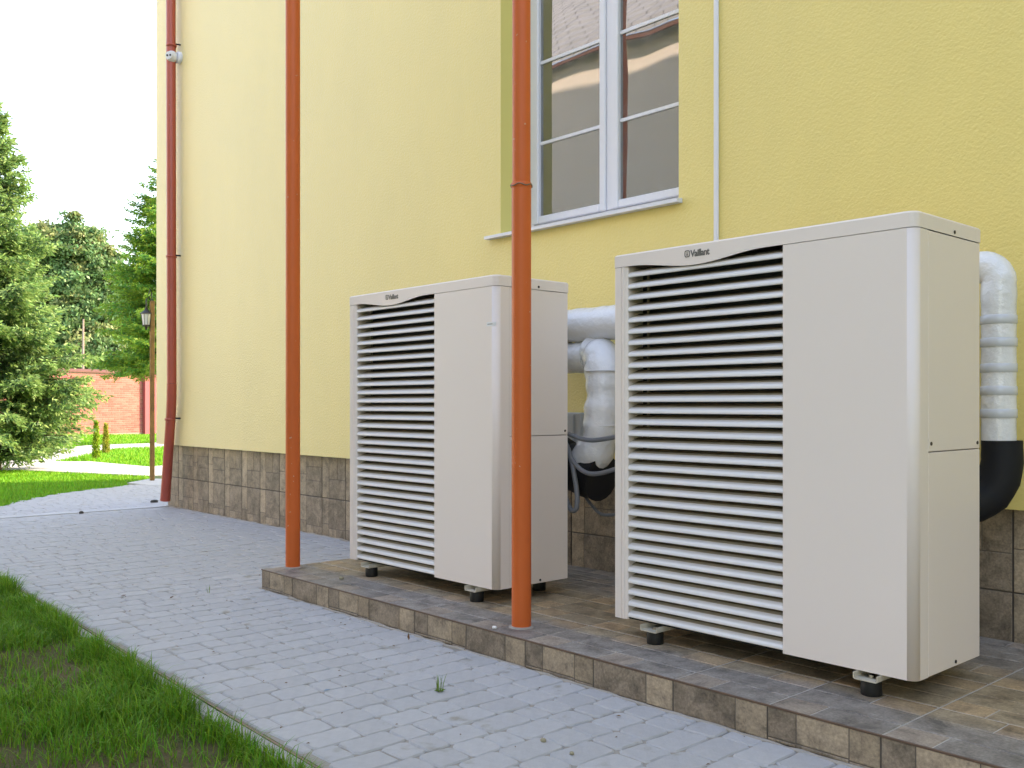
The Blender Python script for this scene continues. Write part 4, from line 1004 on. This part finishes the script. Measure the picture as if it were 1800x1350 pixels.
bx, by = AT(-14, 14.6)
conifer('spruce_tree', (bx, by), 5.45, 1.42, 30, 15, 'big dark spruce with long pale tipped boughs at the left edge', [M_spruce, M_spruce_tip], z0=.25, size=.026, droop=.5, seed=3, tiltup=.42, tipf=.5, stretch=3.4)
bx, by = AT(292, 25)
conifer('larch_tree', (bx, by), 7.5, 2.0, 25, 14, 'bright green conifer overhanging the brick wall beside the house corner', [M_larch, M_larch_tip], z0=1.9, size=.032, droop=.5, seed=8, tiltup=.38, tipf=.5, stretch=2.6, dens=.8)
def tb_(px, py, t): x, y = AT(px, t); return (x, y, CAMZ + (711 - py) / 1690 * t)
b0 = tb_(135, 640, 41)
broadleaf('deciduous_tree', b0[:2], 7.6, [(*tb_(112, 432, 41), 1.35), (*tb_(155, 462, 41.5), 1.45), (*tb_(80, 462, 41.5), 1.4), (*tb_(185, 500, 41.5), 1.2), (*tb_(130, 540, 40.5), 1.5), (*tb_(175, 560, 41), 1.2), (*tb_(90, 560, 41), 1.4), (*tb_(60, 620, 41), 1.4), (*tb_(135, 610, 40), 1.5), (*tb_(100, 660, 40), 1.4), (*tb_(165, 650, 40), 1.4), (*tb_(195, 665, 40), 1.2)], 'rounded broadleaf tree behind the brick wall in the middle of the trees', [M_leaf, M_leaf2], 170000, .11, 5, bark=M_bark)
b0 = tb_(205, 640, 44)
broadleaf('deciduous_tree', b0[:2], 6.5, [(*tb_(200, 500, 44), 1.1), (*tb_(215, 560, 44), 1.3), (*tb_(175, 600, 44), 1.3), (*tb_(225, 620, 44), 1.4), (*tb_(260, 600, 45), 1.5), (*tb_(165, 540, 44), .9)], 'darker broadleaf tree behind wall, partly hidden by the bright conifer', [M_leaf, M_leaf], 70000, .10, 6)
b0 = tb_(20, 660, 46)
broadleaf('deciduous_tree', b0[:2], 7, [(*tb_(20, 540, 46), 2.2), (*tb_(-40, 480, 47), 2.4), (*tb_(40, 640, 45), 1.6), (*tb_(-60, 640, 46), 2.2), (*tb_(100, 650, 46), 1.4)], 'leafy tree behind the spruce at the left edge', [M_leaf, M_leaf2], 60000, .12, 7)
t0 = tb_(145, 640, 36)
tag(MB().tube([(t0[0], t0[1], 0), (t0[0] + .03, t0[1], 1.8), (t0[0], t0[1] + .03, 4.2)], [.07, .055, .03], 8).build('bare_trunk', M_palebark), 'thin pale bare trunk rising just behind the brick wall', 'tree trunk')
# low hedge mass right behind the wall
# saplings
def sapling(px, py, t, hgt, wd, label, m, seed):
    x, y = AT(px, t); rs = random.Random(seed); root = empty('conifer_sapling', (x, y, -.05), label, 'sapling', 'young conifers in the lawn')
    MB().tube([(x, y, -.06), (x, y, hgt)], [.012, .004], 6).build('stem', M_bark, root)
    cs = []
    for i in range(1500):
        f = rs.random(); r = wd * (1 - f * .75) * rs.uniform(.1, 1) ** .5; a = rs.uniform(0, 2 * PI); cs.append((x + r * math.cos(a), y + r * math.sin(a), .02 + hgt * f))
    V = leaf_quads(np.array(cs), .018, 2.6, np.tile(np.array([[0, 0, 1.]]), (len(cs), 1)), .6); np_mesh('crown', V, 4, [(0, 1, 2, 3)], m, root)
sapling(169, 808, 17.6, .66, .085, 'taller bright green young conifer in the far lawn, left one', M_sap, 1)
sapling(186, 798, 19.4, .58, .085, 'yellower young conifer in the far lawn, right one', mat('sapling_yellow', (.30, .34, .05), .6, .3, trans=.4, island=.3), 2)

# ------------------------------------------------------------------ small litter
def pebble(x, y, z, r, m, label, cat='stone', name='stone', sq=.6, seed=1):
    rs = random.Random(seed); mb = MB(); n = 8; P = []
    V = [(x, y, z + r * sq * 1.9)]
    for (f, h_) in ((.65, 1.6), (1, .8), (.8, 0)):
        for k in range(n): a = 2 * PI * k / n; q = rs.uniform(.82, 1.15); V.append((x + r * f * q * math.cos(a) * 1.2, y + r * f * q * math.sin(a), z + r * sq * h_))
    F = [(0, 1 + k, 1 + (k + 1) % n) for k in range(n)] + [(1 + j * n + k, 1 + (j + 1) * n + k, 1 + (j + 1) * n + (k + 1) % n, 1 + j * n + (k + 1) % n) for j in range(2) for k in range(n)]
    mb.add(V, F, smooth=True); tag(mb.build(name, m, fixn=True), label, cat)
q = G(271, 883); pebble(q[0], q[1], 0, .042, M_dstone, 'dark stone lying at the foot of the red downpipe', sq=.35)
q = G(600, 1018, ZP); pebble(q[0], q[1], ZP, .013, M_stone, 'pale pebble on the platform by the farther machine', seed=2)
q = G(955, 1304); pebble(q[0], q[1], .001, .009, M_stone, 'small tan pebble on the pavers, middle foreground', seed=3)
q = G(1005, 1326); pebble(q[0], q[1], .001, .007, M_stone, 'tiny tan pebble on the pavers nearest the platform foreground', seed=4)
q = G(866, 1106, ZP); pebble(q[0], q[1] + .01, ZP + .001, .010, M_sticker, 'white mortar crumb on the platform edge near the orange pipe', 'crumb', 'crumb', seed=5)
q = G(143, 903); pebble(q[0], q[1], .001, .022, M_dstone, 'small dark stone on the pale concrete band', seed=6)
q = G(1319, 1291 + 0, 0)
litter = MB()
for i in range(150):
    x = random.uniform(-8.5, -.9); y = random.uniform(edge_y(x) + .05, YS if x > XPL else YP); s = random.uniform(.0015, .004) * (1.4 if random.random() < .1 else 1); a = random.uniform(0, PI)
    dx, dy = s * math.cos(a) * 2, s * math.sin(a) * 2; litter.add([(x - dx, y - dy, .003), (x + dy * .5, y - dx * .5, .005), (x + dx, y + dy, .004), (x - dy * .5, y + dx * .5, .006)], [(0, 1, 2, 3)])
tag(litter.build('litter', M_debris, fixn=False), 'scattered brown specks of dry leaf litter on the grey pavers', 'litter', kind='stuff')
def leaf(px, py, label, s=.014, up=.006, m=M_debris):
    x, y = G(px, py); a = random.uniform(0, PI); c, d = math.cos(a), math.sin(a)
    mb = MB(); pr = [(-1, 0, .2), (-.4, .4, 1), (.3, .35, .6), (1, 0, 1.4), (.3, -.35, .9), (-.4, -.4, .5)]
    V = [(x + s * (u * c - v * d), y + s * (u * d + v * c), .002 + up * w_) for u, v, w_ in pr]; V2 = [(a_, b_, z_ + .0008) for a_, b_, z_ in V]
    mb.add(V + V2, [(5, 4, 3, 2, 1, 0), (6, 7, 8, 9, 10, 11)] + [(i, (i + 1) % 6, (i + 1) % 6 + 6, i + 6) for i in range(6)]); tag(mb.build('dry_leaf', m), label, 'leaf')
leaf(718, 1127, 'curled dark dry leaf standing on the pavers by the platform', .012, .022)
leaf(217, 1049, 'brown dry leaf on the pavers left of the platform corner', .016)
leaf(302, 1052, 'small brown leaf right of the other on open pavers', .012)
leaf(575, 1215, 'thin blue grey plastic scrap on the pavers', .012, .003, mat('blue_scrap', (.10, .22, .33), .5, .5))
# weed in a joint
q = G(773, 1216); wd = empty('weed', (q[0], q[1], 0), 'tiny green weed sprouting from a paver joint in the middle', 'weed')
mb = MB()
for i in range(6):
    a = i * 1.1; L = .022; mb.add([(q[0], q[1], .002), (q[0] + L * .6 * math.cos(a - .4), q[1] + L * .6 * math.sin(a - .4), .008), (q[0] + L * math.cos(a), q[1] + L * math.sin(a), .006), (q[0] + L * .6 * math.cos(a + .4), q[1] + L * .6 * math.sin(a + .4), .009)], [(0, 1, 2, 3)])
mb.build('leaf_rosette', M_weed, wd, fixn=False)
pts = np.array([[q[0] + random.uniform(-.008, .008), q[1] + random.uniform(-.008, .008), .001] for _ in range(8)])
blades('blade', pts, rng.uniform(.04, .075, 8), .004, M_weed, .5, wd)
q = G(366, 1043); wd = empty('weed', (q[0], q[1], 0), 'faint grass sprig between pavers near the platform corner', 'weed')
pts = np.array([[q[0] + random.uniform(-.008, .008), q[1] + random.uniform(-.008, .008), .001] for _ in range(6)])
blades('blade', pts, rng.uniform(.03, .065, 6), .003, M_weed, .4, wd)
